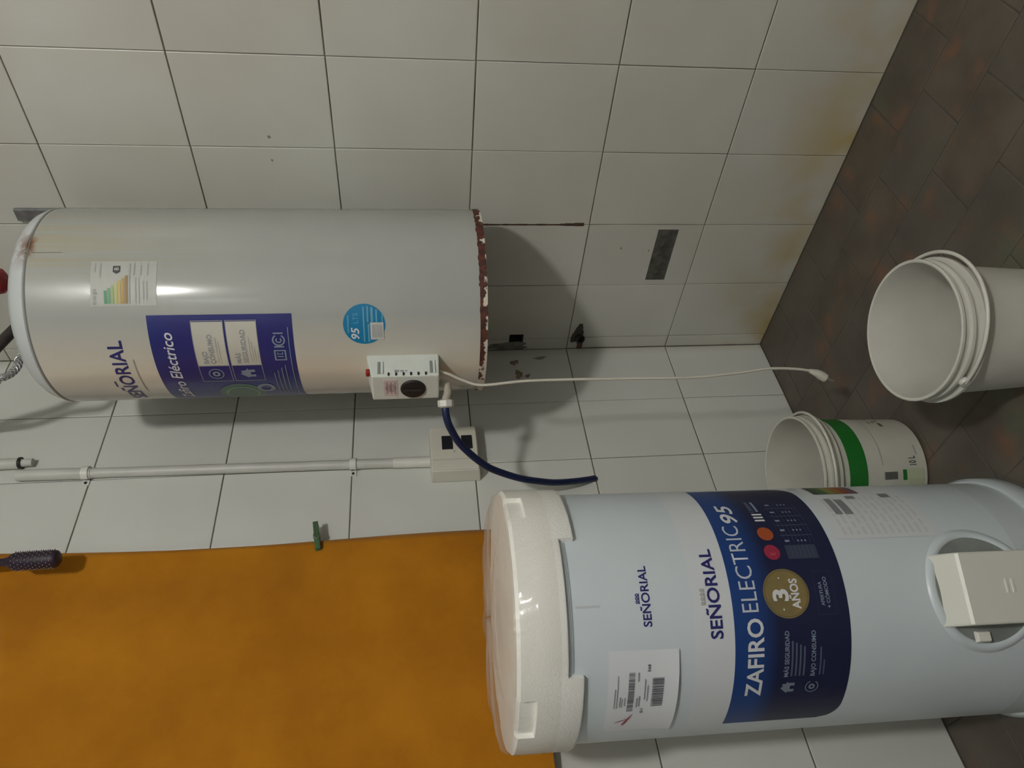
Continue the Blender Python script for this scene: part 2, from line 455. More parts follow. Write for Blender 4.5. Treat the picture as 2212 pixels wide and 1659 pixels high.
_tiles = {}
def tile_mesh(w, h, th=0.006, ch=0.0012, holes=()):
    key = (round(w, 4), round(h, 4), th, tuple(holes))
    if key in _tiles: return _tiles[key]
    mb = MB()
    if not holes:
        a, b2 = w/2, h/2; c, e = a-ch, b2-ch
        vs = [(-a, -b2, -th), (a, -b2, -th), (a, b2, -th), (-a, b2, -th), (-a, -b2, -ch*0.6), (a, -b2, -ch*0.6), (a, b2, -ch*0.6), (-a, b2, -ch*0.6),
              (-c, -e, 0), (c, -e, 0), (c, e, 0), (-c, e, 0)]
        fs = [(8, 9, 10, 11)]
        for i in range(4):
            j = (i+1) % 4
            fs += [(i, j, 4+j, 4+i), (4+i, 4+j, 8+j, 8+i)]
        mb.add(vs, fs)
    else:
        x0, x1, y0, y1 = holes
        us = sorted({-w/2, w/2, max(x0, -w/2), min(x1, w/2)}); ys = sorted({-h/2, h/2, max(y0, -h/2), min(y1, h/2)})
        for i in range(len(us)-1):
            for j in range(len(ys)-1):
                cx, cy = (us[i]+us[i+1])/2, (ys[j]+ys[j+1])/2
                if x0 < cx < x1 and y0 < cy < y1: continue
                mb.bb((us[i], ys[j], -th), (us[i+1], ys[j+1], 0))
    me = bpy.data.meshes.new('tile'); me.from_pydata(mb.v, [], mb.f); me.update()
    bm = bmesh.new(); bm.from_mesh(me); bmesh.ops.remove_doubles(bm, verts=bm.verts, dist=1e-6); bmesh.ops.recalc_face_normals(bm, faces=bm.faces); bm.to_mesh(me); bm.free()
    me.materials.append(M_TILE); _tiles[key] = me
    return me
MAT_A = Matrix(((1, 0, 0), (0, 0, -1), (0, 1, 0))).to_4x4()      # local x->x, y->z, z->-y
MAT_B = Matrix(((0, 0, -1), (-1, 0, 0), (0, 1, 0))).to_4x4()     # local x->-y, y->z, z->-x
def place_tile(parent, wall, u0, u1, z0, z1, g, holes=None):
    w, h = abs(u1-u0)-g[0], (z1-z0)-g[1]
    cu, cz = (u0+u1)/2, (z0+z1)/2
    hk = ()
    if holes:
        if wall == 'B': hk = (-(holes[1])+cu, -(holes[0])+cu, holes[2]-cz, holes[3]-cz)
    me = tile_mesh(w, h, holes=hk)
    o = bpy.data.objects.new('tile', me); COL.objects.link(o); o.parent = parent
    M = (MAT_A if wall == 'A' else MAT_B).copy()
    jit = random.uniform(-0.0004, 0.0002)
    M.translation = Vector((cu, -jit, cz)) if wall == 'A' else Vector((-jit, cu, cz))
    tilt = Matrix.Rotation(random.uniform(-0.0022, 0.0022), 4, 'X') @ Matrix.Rotation(random.uniform(-0.003, 0.003), 4, 'Y')
    o.matrix_world = M @ tilt if not holes else M
rowsz = [k*TH for k in range(0, 9)]
colsA = [0.0, -0.204, -0.399] + [-0.399-0.2*k for k in range(1, 8)]
for i in range(len(colsA)-1):
    for k in range(8):
        place_tile(wallA, 'A', colsA[i+1], colsA[i], rowsz[k], rowsz[k+1], (random.choice([0.0016, 0.002, 0.0024]), random.choice([0.0026, 0.003, 0.0034])))
colsB = [0.0, -0.0432, -0.238, -0.4325, -0.630, -0.830] + [-0.830-0.2*k for k in range(1, 6)]
for i in range(len(colsB)-1):
    for k in range(8):
        gv = 0.0011 if (i == 3 and k in (2, 4, 3)) else random.choice([0.0012, 0.0018, 0.0022])
        hl = None
        if i in (0, 1) and k == 2: hl = HOLE
        if i == 2 and k == 1: hl = PATCH
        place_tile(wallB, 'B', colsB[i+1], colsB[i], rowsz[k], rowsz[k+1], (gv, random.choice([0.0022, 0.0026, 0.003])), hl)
# cement at the bottom of the slot
mb = MB(); mb.bb((0.0015, PATCH[0], PATCH[2]), (0.006, PATCH[1], PATCH[3])); c = mb.build('cement_patch', M_CEMENT, wallB); c['label'] = 'bare dark cement slot cut into a tile'
for k in range(5):
    zc = random.uniform(PATCH[2]+0.008, PATCH[3]-0.008); yc = PATCH[0]+0.02+0.03*k
    MB().lathe([(0.009, 0), (0.007, 0.0012), (0.0, 0.0016)], 10, M=Matrix.Rotation(R_(-90), 3, 'Y'), c=(0.0016, yc, zc)).build('cement_lump', M_CEMENT, wallB, smooth=60)
# inside of the broken hole, its shade put into the dark lining colour
mb = MB(); mb.bb((0.079, HOLE[0], HOLE[2]), (0.082, HOLE[1], HOLE[3])); mb.build('hole_back', M_DARK, wallB)
mb = MB()
mb.bb((0.0045, HOLE[0], HOLE[2]), (0.08, HOLE[0]+0.002, HOLE[3])).bb((0.0045, HOLE[1]-0.002, HOLE[2]), (0.08, HOLE[1], HOLE[3])).bb((0.0045, HOLE[0], HOLE[2]), (0.08, HOLE[1], HOLE[2]+0.002)).bb((0.0045, HOLE[0], HOLE[3]-0.002), (0.08, HOLE[1], HOLE[3])); mb.build('hole_lining', M_DARK, wallB)

def blob(name, parent, material, wall, cu, cz, ru, rz, th=0.0016, seed=0, seg=22, label=None, base=0.0):
    rr = random.Random(seed); mb = MB(); ring = []
    ph = [rr.uniform(0, 6.28) for _ in range(4)]
    def R(t): return 1+0.22*math.sin(2*t+ph[0])+0.16*math.sin(3*t+ph[1])+0.10*math.sin(5*t+ph[2])+0.06*math.sin(7*t+ph[3])
    def pt(u_, z_, h):
        return (cu+u_, -(base+h), cz+z_) if wall == 'A' else (-(base+h), cu+u_, cz+z_)
    vs = [pt(0, 0, th)]
    for f, h in ((0.55, th*0.9), (0.9, th*0.5), (1.0, 0.0)):
        for k in range(seg):
            t = 2*PI*k/seg; vs.append(pt(ru*f*R(t)*math.cos(t), rz*f*R(t)*math.sin(t), h))
    fs = [(0, 1+k, 1+(k+1) % seg) for k in range(seg)]
    for q in range(2):
        o0, o1 = 1+q*seg, 1+(q+1)*seg
        fs += [(o0+k, o1+k, o1+(k+1) % seg, o0+(k+1) % seg) for k in range(seg)]
    o = mb.add(vs, fs).build(name, material, parent, smooth=60)
    if label: o['label'] = label
    return o
# rust run in the joint right of the heater's lower edge
mb = MB(); n = 24
for i in range(n):
    z0 = 0.615+0.285*i/n; z1 = 0.615+0.285*(i+1)/n; w = 0.0016+0.0035*max(0, 1-i/5.0)+0.0012*random.random()
    mb.bb((-0.0009, -0.4325-w, z0), (0.003, -0.4325+w*0.7, z1))
mb.build('rust_stain', mat('rust_run', (0.075, 0.045, 0.028), 0.8, col2=(0.045, 0.022, 0.016), vscale=50), wallB)['label'] = 'dark rust run in the tile joint'
# dark grey smear and stains along the corner under the heater
blob('corner_smear', wallB, mat('corner_smear', (0.24, 0.23, 0.21), 0.9, col2=(0.13, 0.125, 0.11), vscale=30), 'B', -0.014, 0.775, 0.014, 0.072, 0.003, 3, label='dark grey smear along the corner')
blob('rust_stain', wallA, M_RUSTSTAIN, 'A', -0.052, 0.760, 0.010, 0.011, 0.0008, 5)
blob('rust_stain', wallA, M_RUSTSTAIN, 'A', -0.098, 0.752, 0.014, 0.012, 0.0010, 8)
blob('rust_stain', wallA, mat('damp_stain', (0.26, 0.26, 0.20), 0.8), 'A', -0.036, 0.683, 0.006, 0.018, 0.0007, 11)
blob('rust_stain', wallA, M_RUSTSTAIN, 'A', -0.105, 0.728, 0.006, 0.007, 0.0008, 12)
for (yy, zz, s_) in ((-0.655, 1.335, 0.004), (-0.60, 1.337, 0.003), (-0.36, 0.505, 0.0035), (-0.352, 0.43, 0.003)):
    blob('chip', wallB, mat('glaze_chip', (0.22, 0.21, 0.17), 0.8), 'B', yy, zz, s_*1.0, s_*0.7, 0.0005, int(1000*zz))

# floor
fl = MB(); fl.bb((ROOM_X, ROOM_Y, -0.08), (0.15, 0.15, -0.0011)); floor = tag(fl.build('floor', M_GROUT2), 'floor of dark brown clay tiles', kind='structure')
def ftile(x0, x1, y0, y1):
    w, h = x1-x0-0.0028, y1-y0-0.0028
    key = ('f', round(w, 3), round(h, 3))
    if key not in _tiles:
        src = tile_mesh(w, h, 0.0062, 0.0015).copy(); src.materials.clear(); src.materials.append(M_FLOOR); _tiles[key] = src
    o = bpy.data.objects.new('tile', _tiles[key]); COL.objects.link(o); o.parent = floor
    o.location = ((x0+x1)/2, (y0+y1)/2, random.uniform(-0.0006, 0.0)); o.rotation_euler = (random.uniform(-.002, .002), random.uniform(-.003, .003), 0)
for i in range(15):
    x1 = -0.138*i; x0 = x1-0.138; off = 0.16 if i % 2 == 0 else 0.06
    ys = [0.0]+[-(off+0.2*k) for k in range(12)]
    for a, b2 in zip(ys[1:], ys[:-1]):
        ftile(x0, x1, a, b2)
fo = MB(); fo.bb((ROOM_X, ROOM_Y, -0.0016), (-0.138*15, 0.0, -0.0004)).bb((-0.138*15, ROOM_Y, -0.0016), (0.0, -2.26, -0.0004))
fo.build('floor_field', M_FLOOR, floor)
tag(MB().bb((ROOM_X, ROOM_Y, ROOM_Z), (0.15, 0.15, ROOM_Z+0.1)).build('ceiling', M_CEIL), 'plain painted ceiling', kind='structure')
tag(MB().bb((ROOM_X, ROOM_Y-0.1, -0.05), (0.15, ROOM_Y, ROOM_Z)).build('wall_front', M_PAINT), 'plain painted wall behind the camera', kind='structure')
# unseen wall with two added light openings
WY0, WY1, WZ0, WZ1 = -2.74, -2.54, 2.02, 2.48
mb = MB()
VY0, VY1, VZ0, VZ1 = -2.00, -1.94, 0.97, 1.13
mb.bb((ROOM_X-0.12, ROOM_Y, -0.05), (ROOM_X, WY0, ROOM_Z)).bb((ROOM_X-0.12, VY1, -0.05), (ROOM_X, 0.15, ROOM_Z)).bb((ROOM_X-0.12, WY1, -0.05), (ROOM_X, VY0, ROOM_Z))
mb.bb((ROOM_X-0.12, VY0, -0.05), (ROOM_X, VY1, VZ0)).bb((ROOM_X-0.12, VY0, VZ1), (ROOM_X, VY1, ROOM_Z))
mb.bb((ROOM_X-0.12, WY0, -0.05), (ROOM_X, WY1, WZ0)).bb((ROOM_X-0.12, WY0, WZ1), (ROOM_X, WY1, ROOM_Z))
tag(mb.build('wall_back', M_PAINT), 'plain painted wall with an added narrow high window and slot', kind='structure')
mb = MB(); mb.bb((ROOM_X-0.09, WY0, WZ0), (ROOM_X-0.085, WY1, WZ1))
w1 = mb.build('added_window', mat('added_window_glow', (0.6, 0.65, 0.7), 0.3, emit=WIN_COL, es=WIN_E)); tag(w1, 'unseen narrow high window added for the streak on the old heater', kind='structure')  # added glowing pane, reflected as the long streak on the old heater
mb = MB()
for a, b2 in (((ROOM_X-0.08, WY0, WZ0), (ROOM_X-0.05, WY0+0.03, WZ1)), ((ROOM_X-0.08, WY1-0.03, WZ0), (ROOM_X-0.05, WY1, WZ1)), ((ROOM_X-0.08, WY0, WZ0), (ROOM_X-0.05, WY1, WZ0+0.03)), ((ROOM_X-0.08, WY0, WZ1-0.03), (ROOM_X-0.05, WY1, WZ1))): mb.bb(a, b2)
mb.build('added_window_frame', M_WHITEPL, w1)
w2 = MB().bb((ROOM_X-0.09, VY0, VZ0), (ROOM_X-0.085, VY1, VZ1)).build('added_light_slot', mat('added_slot_glow', (0.6, 0.65, 0.7), 0.3, emit=WIN_COL, es=22.0)); tag(w2, 'made-up glowing slot added for a small highlight on the old heater', kind='structure')  # invented light slot, gives the small bright spot on the old heater

# ceiling lamp
lamp = empty('ceiling_lamp', LAMP_POS, 'bare hanging bulb under the ceiling behind the camera', 'lamp')
dz = ROOM_Z-LAMP_POS.z
MB().lathe([(0.0, dz-0.025), (0.045, dz-0.022), (0.05, dz)], 24).build('canopy', M_WHITEPL, lamp, smooth=40)
MB().tube([(0, 0, 0.10), (0, 0, dz-0.02)], 0.003, 8).build('wire', M_BLACK, lamp, smooth=60)
MB().lathe([(0.0, 0.11), (0.016, 0.108), (0.02, 0.055), (0.018, 0.05), (0.0, 0.05)], 20).build('socket', M_BLACK, lamp, smooth=40)
prof = [(0.0, -0.108), (0.03, -0.103), (0.062, -0.075), (0.076, -0.032), (0.066, 0.012), (0.040, 0.042), (0.019, 0.056), (0.0, 0.056)]
MB().lathe(prof, 28).build('bulb', mat('lamp_bulb_glow', (0.9, 0.9, 0.85), 0.3, emit=(1.0, 0.985, 0.935), es=LAMP_E), lamp, smooth=60)

# ------------------------------------------------------------------ old mounted water heater
OX, OY, OR, OZ = -0.2220, -0.3812, 0.2023, 0.892
oldh = empty('water_heater', (OX, OY, OZ), 'old wall-mounted water heater with rusty bottom rim and blue printed label', 'water heater')
HB = 0.861
MB().lathe([(OR-0.002, 0.012), (OR, 0.014), (OR, HB-0.002), (OR-0.001, HB)], 128).build('body', M_OLD, oldh, smooth=12)
MB().lathe([(0.0, 0.930), (0.07, 0.928), (0.13, 0.919), (0.165, 0.908), (0.184, 0.897), (0.194, 0.886), (OR-0.0018, 0.872), (OR+0.0008, HB+0.004), (OR-0.0012, HB+0.0012), (OR-0.004, HB+0.0005)], 128).build('top_cap', M_OLDCAP, oldh, smooth=50)
MB().lathe([(OR-0.004, 0.014), (OR+0.001, 0.0155), (OR+0.0015, 0.0005), (OR-0.004, 0.0), (OR-0.006, 0.006), (OR-0.03, 0.012), (0.0, 0.014)], 128).build('bottom_rim', M_RIM, oldh, smooth=50)
# dark seam under the cap
MB().lathe([(OR-0.003, HB+0.0015), (OR+0.0003, HB+0.0012), (OR+0.0003, HB-0.0012), (OR-0.003, HB-0.0015)], 128, close=True).build('seam', mat('dark_cap_seam', (0.16, 0.16, 0.15), 0.8), oldh, smooth=40)
g = MB(); patch(g, OR+0.0004, 250.6, 251.0, 0.80, HB-0.001, 1); g.build('body_seam', mat('old_seam_line', (0.16, 0.155, 0.14), 0.7), oldh)
# rust flakes on the body above the rim
fl = MB(); rr = random.Random(4)
a = 205.0
while a < 292:
    w = rr.uniform(2.0, 6); h = rr.uniform(0.000, 0.0026)*(1.0 if a > 225 else 0.7)
    patch(fl, OR+0.0006, a, a+w, 0.0142, lambda x, h=h, a=a, w=w: 0.0150+h*math.sin(PI*max(0.0, min(1.0, (x-a)/w)))+0.0004, 5); a += w*0.9
fl.build('rust_flakes', M_RUST, oldh)['kind'] = 'stuff'
# steel bracket behind, holding it to the wall
mb = MB(); mb.bb((0.212, -0.096, 0.05), (0.2215, -0.066, 1.014))
mb.bb((0.17, 0.058, 0.05), (0.2215, 0.096, 0.9))
mb.build('wall_bracket', M_STEEL, oldh, bevel=0.002)['label'] = 'grey steel bracket'
# top outlet with a red handled valve
mb = MB(); mb.tube([(0.10, 0.02, 0.91), (0.10, 0.02, 1.035)], 0.012, 14); mb.lathe([(0.017, 0), (0.019, 0.006), (0.019, 0.022), (0.017, 0.028)], 6, c=(0.10, 0.02, 0.965)); mb.build('outlet_pipe', M_BRASS, oldh, smooth=40)
mb = MB(); mb.lathe([(0.0, 0.0), (0.02, 0.0), (0.028, 0.006), (0.030, 0.016), (0.026, 0.028), (0.0, 0.032)], 10, c=(0.085, 0.0, 1.025)); mb.box((0.06, -0.01, 1.05), (0.10, 0.022, 0.014), Matrix.Rotation(R_(35), 3, 'Z')); mb.build('valve_handle', M_RED, oldh, smooth=40, bevel=0.002)['label'] = 'dark red valve handle'

# --- old heater labels
RL = OR+0.0006
lab = patch(MB(), RL, 128, 215.6, 0.384, 0.651, 40).build('printed_label', M_OLDBLUE, oldh, smooth=60); lab['label'] = 'blue printed label wrapped round the heater'
cyl_text('lettering', 'Zafiro Eléctrico', RL+0.0006, 150.0, 0.609, 0.021, M_WHITEPRINT, lab, a1=206.0, bold=0.012, shear=0.18)
pan = MB()
for z0, z1 in ((0.5145, 0.5715), (0.4525, 0.5085)):
    # thin white frame, two cells
    pan = MB(); patch(pan, RL+0.0005, 184.6, 211.6, z0, z1, 12); pan.build('text_panel', M_PAPER, lab, smooth=60)
    fr = MB()
    for (a0, a1, q0, q1) in ((171.4, 212.4, z1, z1+0.0012), (171.4, 212.4, z0-0.0012, z0), (171.4, 171.9, z0, z1), (184.3, 184.8, z0, z1), (212.0, 212.4, z0, z1)):
        patch(fr, RL+0.0007, a0, a1, q0, q1)
    fr.build('panel_frame', M_GREYPRINT, lab)
for z0, wds, nl, kind in ((0.5145, ('BAJO', 'CONSUMO'), 1, 0), (0.4525, ('MÁS', 'SEGURIDAD'), 3, 1)):
    cyl_text('lettering', wds[0], RL+0.001, 186.2, z0+0.036, 0.0095, M_GREYPRINT, lab, bold=0.02)
    cyl_text('lettering', wds[1], RL+0.001, 186.2, z0+0.0225, 0.0095, M_GREYPRINT, lab, a1=204.5 if kind == 0 else 207.0, bold=0.02)
    ln = MB()
    for k in range(nl+1): patch(ln, RL+0.001, 186.2, 203-3*k, z0+0.016-0.0045*k, z0+0.0172-0.0045*k)
    ln.build('fine_print', mat('tan_print', (0.42, 0.40, 0.34), 0.6), lab)
    ic = MB()
    if kind == 0:
        cyl_ring(ic, RL+0.001, 178.2, z0+0.028, 0.0125, 0.0148); cyl_ring(ic, RL+0.001, 178.2, z0+0.028, 0.003, 0.0075)
    else:
        cyl_poly(ic, RL+0.001, 178.0, z0+0.03, [(-0.014, -0.002), (-0.001, 0.014), (0.004, 0.009), (0.004, 0.0115), (0.009, 0.0115), (0.009, 0.004), (0.015, -0.002), (0.011, -0.002), (0.011, -0.015), (0.004, -0.015), (0.004, -0.006), (-0.003, -0.006), (-0.003, -0.015), (-0.010, -0.015), (-0.010, -0.002)])
    ic.build('icon', M_PALEPRINT, lab)
g = MB(); cyl_disc(g, RL+0.0006, 155.5, 0.507, 0.046); g.build('round_emblem', mat('faded_green_print', (0.05, 0.17, 0.09), 0.4, col2=(0.10, 0.12, 0.16), vscale=50), lab, smooth=60)['label'] = 'green round emblem'
g = MB(); cyl_ring(g, RL+0.0012, 155.5, 0.507, 0.030, 0.034); g.build('emblem_ring', mat('pale_green_print', (0.18, 0.30, 0.18), 0.4), lab)
g = MB(); cyl_ring(g, RL+0.0008, 162.5, 0.456, 0.010, 0.0185); g.build('oval_mark', M_PALEPRINT, lab)
# certification marks
g = MB(); 
for (a0, a1, z0, z1) in ((187.5, 194.5, 0.401, 0.404), (187.5, 194.5, 0.421, 0.424), (187.5, 188.3, 0.401, 0.424), (193.7, 194.5, 0.401, 0.424), (189.8, 190.5, 0.407, 0.418), (191.5, 193.0, 0.416, 0.418), (191.5, 193.0, 0.407, 0.409), (191.5, 192.0, 0.407, 0.418)): patch(g, RL+0.001, a0, a1, z0, z1)
cyl_ring(g, RL+0.001, 200.5, 0.4125, 0.0095, 0.0125, t0=30, t1=330); cyl_ring(g, RL+0.001, 200.5, 0.4125, 0.0035, 0.006, t0=40, t1=320)
patch(g, RL+0.001, 196.0, 197.0, 0.403, 0.422); patch(g, RL+0.001, 204.2, 205.0, 0.403, 0.422)
g.build('certification_mark', M_PALEPRINT, lab)
g = MB()
for k, (a0, a1, z) in enumerate(((150, 208, 0.3925), (152, 184, 0.406), (152, 182, 0.414), (152, 180, 0.422), (152, 178, 0.43))): patch(g, RL+0.001, a0, a1, z, z+0.0016)
g.build('fine_print', M_PALEPRINT, lab)
cyl_text('brand_lettering', 'SEÑORIAL', RL, 150.0, 0.703, 0.0275, M_NAVY, oldh, a1=202.0, bold=0.018)
g = MB(); patch(g, RL, 168.0, 173.5, 0.7385, 0.7415); g.build('crown_mark', M_NAVY, oldh)
g = MB(); patch(g, RL, 163, 190, 0.688, 0.6905); g.build('tagline_print', mat('faint_print', (0.31, 0.30, 0.27), 0.5), oldh)
# energy label
en = patch(MB(), RL, 220.8, 245.2, 0.629, 0.746, 12).build('energy_label', mat('energy_label_paper', (0.405, 0.415, 0.385), 0.5), oldh, smooth=60); en['label'] = 'pale energy rating sticker with green to orange bars'
ecol = [(0.10, 0.30, 0.16), (0.16, 0.36, 0.20), (0.30, 0.42, 0.20), (0.48, 0.46, 0.20), (0.50, 0.40, 0.13), (0.46, 0.29, 0.09), (0.30, 0.20, 0.08)]
for k in range(7):
    z1 = 0.7225-0.0062*k; L = 7.0+1.35*k
    patch(MB(), RL+0.0006, 222.0, 222.0+L, z1-0.0052, z1-0.0002, 6).build('rating_bar', mat('rating_bar_%d' % k, ecol[k], 0.6), en)
cyl_poly(MB(), RL+0.0006, 240.2, 0.7005, [(-0.008, 0), (-0.004, -0.0065), (0.008, -0.0065), (0.008, 0.0065), (-0.004, 0.0065)]).build('rating_tag', mat('rating_tag_black', (0.05, 0.055, 0.06), 0.6), en)
cyl_text('lettering', 'B', RL+0.001, 240.0, 0.6965, 0.008, M_PAPER, en, bold=0.01)
cyl_text('lettering', 'Energía', RL+0.0006, 221.8, 0.7365, 0.007, mat('soft_grey_print', (0.30, 0.30, 0.285), 0.6), en, a1=230)
g = MB()
for (a0, a1, z) in ((239, 244, 0.7375), (236, 244, 0.728), (222, 244, 0.676), (222, 236, 0.665), (222, 236, 0.659), (224, 234, 0.651), (224, 234, 0.645), (237, 244, 0.668), (237, 243, 0.656), (237, 244, 0.644)): patch(g, RL+0.0006, a0, a1, z, z+0.0022)
g.build('fine_print', mat('soft_grey_print2', (0.345, 0.345, 0.325), 0.6), en)
# round capacity sticker
st = MB(); cyl_disc(st, RL, 208.7, 0.246, 0.0412); st = st.build('round_sticker', mat('cyan_sticker_print', (0.004, 0.185, 0.38), 0.4), oldh, smooth=60); st['label'] = 'round cyan capacity sticker'
cyl_text('lettering', '95', RL+0.0007, 200.3, 0.257, 0.0155, M_WHITEPRINT, st, a1=207.0, bold=0.02, shear=0.2)
cyl_text('lettering', 'LTS', RL+0.0007, 209.5, 0.258, 0.010, mat('cyan_pale_print', (0.12, 0.36, 0.5), 0.5), st)
g = MB()
for (a0, a1, z, h) in ((198.5, 218.6, 0.2455, 0.0028), (198.5, 209, 0.2365, 0.0028), (210, 219, 0.2375, 0.003), (210, 218.3, 0.2285, 0.0045), (210, 217, 0.2205, 0.003), (204, 214, 0.276, 0.0025), (207, 215, 0.2095, 0.0022)): patch(g, RL+0.0007, a0, a1, z, z+h)
g.build('fine_print', mat('cyan_pale_print', (0.12, 0.36, 0.5), 0.5), st)
patch(MB(), RL+0.0008, 199.8, 209.8, 0.2085, 0.2345).build('barcode_panel', mat('barcode_paper_grey', (0.52, 0.53, 0.50), 0.6), st)
g = MB()
for k in range(9): patch(g, RL+0.0012, 201.0, 208.6, 0.2115+0.0023*k, 0.2115+0.0023*k+0.0009)
g.build('barcode_bars', M_GREYPRINT, st)

# --- control box on the front, with dial, vents and sticker
def W2O(p): return Vector(p)-Vector((OX, OY, OZ))
bx0, bx1, by0, by1, bz0, bz1 = -0.479, -0.405, -0.411, -0.341, 0.9925, 1.1305
def hexa(mb, fr, bk):
    mb.add([W2O(p) for p in fr+bk], [(0, 1, 2, 3), (7, 6, 5, 4), (0, 4, 5, 1), (1, 5, 6, 2), (2, 6, 7, 3), (3, 7, 4, 0)]); return mb
front = [(bx0, by0, bz0+0.001), (bx0, by1, bz0+0.001), (bx0, by1, bz1-0.003), (bx0, by0, bz1-0.003)]
back = [(bx1, by0-0.002, bz0-0.001), (bx1, by1+0.003, bz0-0.001), (bx1, by1+0.003, bz1+0.010), (bx1, by0-0.002, bz1+0.010)]
cb = hexa(MB(), front, back).build('control_box', M_BOXPL, oldh, bevel=0.003); cb['label'] = 'pale plastic thermostat box with black dial'
Mx = Matrix.Rotation(R_(-90), 3, 'Y')
MB().lathe([(0.0255, 0), (0.0255, 0.002), (0.0235, 0.0045), (0.0, 0.005)], 32, M=Mx, c=W2O((bx0+0.0005, -0.3735, 1.046))).build('dial', mat('dial_black', (0.014, 0.010, 0.012), 0.6), cb, smooth=40)
mb = MB(); mb.box(W2O((bx0-0.0055, -0.3735, 1.046)), (0.004, 0.005, 0.036)); mb.build('dial_pointer', mat('dial_black2', (0.02, 0.015, 0.018), 0.5), cb, bevel=0.001)
mb = MB(); mb.box(W2O((bx0-0.0003, -0.3775, 1.0905)), (0.0008, 0.046, 0.027)); mb.build('sticker', mat('pink_sticker_paper', (0.60, 0.50, 0.50), 0.6), cb)
mb = MB()
for k in range(3): mb.box(W2O((bx0-0.0009, -0.3775, 1.082+0.008*k)), (0.0006, 0.034, 0.003))
mb.lathe([(0.012, 0), (0.010, 0.0006)], 20, M=Mx, c=W2O((bx0-0.0006, -0.3775, 1.0905)), close=False); mb.build('sticker_print', mat('mauve_print', (0.40, 0.30, 0.31), 0.6), cb)
for k in range(6):
    mb = MB(); mb.box(W2O((-0.4735, by0-0.0008, 1.020+0.0147*k)), (0.007, 0.0022, 0.0036)); mb.build('vent_slot', M_BLACK, cb)
for zz in (1.009, 1.1125):
    mb = MB(); mb.box(W2O((-0.456, by0-0.0009, zz)), (0.032, 0.0022, 0.0055)); mb.build('latch_recess', mat('recess_grey_plastic', (0.22, 0.25, 0.24), 0.6), cb)
    mb = MB(); mb.box(W2O((-0.456, by0-0.0016, zz-0.0062)), (0.034, 0.004, 0.0045)); mb.build('latch_rib', M_BOXPL, cb, bevel=0.001)
mb = MB(); mb.box(W2O((-0.4655, by0-0.001, 1.0775)), (0.0045, 0.0016, 0.009)); mb.box(W2O((-0.4655, by0-0.001, 1.067)), (0.003, 0.0014, 0.006)); mb.box(W2O((-0.4655, by0-0.001, 1.059)), (0.002, 0.0014, 0.004)); mb.build('printed_mark', M_GREYPRINT, cb)
mb = MB(); mb.box(W2O((-0.462, -0.405, 1.1345)), (0.012, 0.012, 0.008)); mb.build('indicator_light', mat('red_indicator', (0.30, 0.02, 0.012), 0.35), cb, bevel=0.002)
# terminal stub and white nut where the blue hose leaves
mb = MB(); mb.tube([W2O((-0.455, -0.365, 0.992)), W2O((-0.462, -0.362, 0.976)), W2O((-0.478, -0.356, 0.975)), W2O((-0.497, -0.352, 0.981))], 0.0088, 14); mb.build('elbow_fitting', mat('tan_fitting_plastic', (0.42, 0.39, 0.32), 0.5), cb, smooth=50)
ax = Vector((-0.75, 0.62, -0.02)).normalized(); Mz = ax.to_track_quat('Z', 'X').to_matrix()
mb = MB(); mb.lathe([(0.011, 0), (0.0165, 0.002), (0.0165, 0.014), (0.012, 0.017), (0.009, 0.017)], 8, M=Mz, c=W2O((-0.494, -0.354, 0.981))); mb.build('gland_nut', M_WHITEPL, cb, smooth=30)['label'] = 'white plastic nut'
# dangling power cord with its plug
cordpts = [(-0.452, -0.395, 0.996), (-0.458, -0.390, 0.972), (-0.464, -0.378, 0.945), (-0.472, -0.370, 0.905), (-0.468, -0.374, 0.82), (-0.467, -0.374, 0.72), (-0.4685, -0.373, 0.58), (-0.469, -0.372, 0.45), (-0.464, -0.377, 0.345), (-0.459, -0.382, 0.28), (-0.4605, -0.381, 0.22), (-0.465, -0.377, 0.178)]
mb = MB(); mb.tube([W2O(p) for p in spline(cordpts, 6)], 0.0030, 8)
pc = mb.build('power_cord', M_CORD, oldh, smooth=60); pc['label'] = 'thin cream power cord with a plug'
mb = MB(); q = [W2O(p) for p in ((-0.4645, -0.3775, 0.184), (-0.468, -0.374, 0.168), (-0.473, -0.369, 0.155), (-0.477, -0.366, 0.147))]
mb.tube(q, [0.0045, 0.0085, 0.0105, 0.0095], 12)
pl = mb.build('plug', M_CORD, pc, smooth=50)
# its split wire ends
ax = Vector((-0.30, 0.25, -0.9)).normalized(); sd = Vector((0.64, 0.77, 0)).normalized()
for s_ in (-1, 1):
    b0 = q[-1]+sd*0.005*s_; MB().tube([b0, b0+ax*0.017], 0.0021, 8).build('plug_pin', M_SPRING, pc, smooth=60)

# ------------------------------------------------------------------ blue hose from the heater into the wall
hp = [(-0.500, -0.349, 0.981), (-0.514, -0.340, 0.982), (-0.526, -0.322, 0.978), (-0.532, -0.300, 0.970), (-0.538, -0.270, 0.956), (-0.542, -0.240, 0.936), (-0.547, -0.210, 0.910), (-0.546, -0.180, 0.883), (-0.543, -0.150, 0.845), (-0.536, -0.120, 0.805), (-0.524, -0.090, 0.762), (-0.509, -0.060, 0.718), (-0.487, -0.030, 0.659), (-0.462, -0.0008, 0.605)]
hz = Vector((hp[-1]))
hose = empty('hose', hz, 'thick dark blue hose curving from the heater fitting into the wall', 'hose')
MB().tube([Vector(p)-hz for p in spline(hp, 6)], 0.0078, 14).build('tube', M_BLUEHOSE, hose, smooth=60)
MB().lathe([(0.0098, 0.0), (0.0092, 0.0010), (0.0072, 0.0014)], 20, M=Matrix.Rotation(R_(90), 3, 'X')).build('wall_collar', mat('dark_sealant', (0.10, 0.10, 0.095), 0.8), hose, smooth=40)

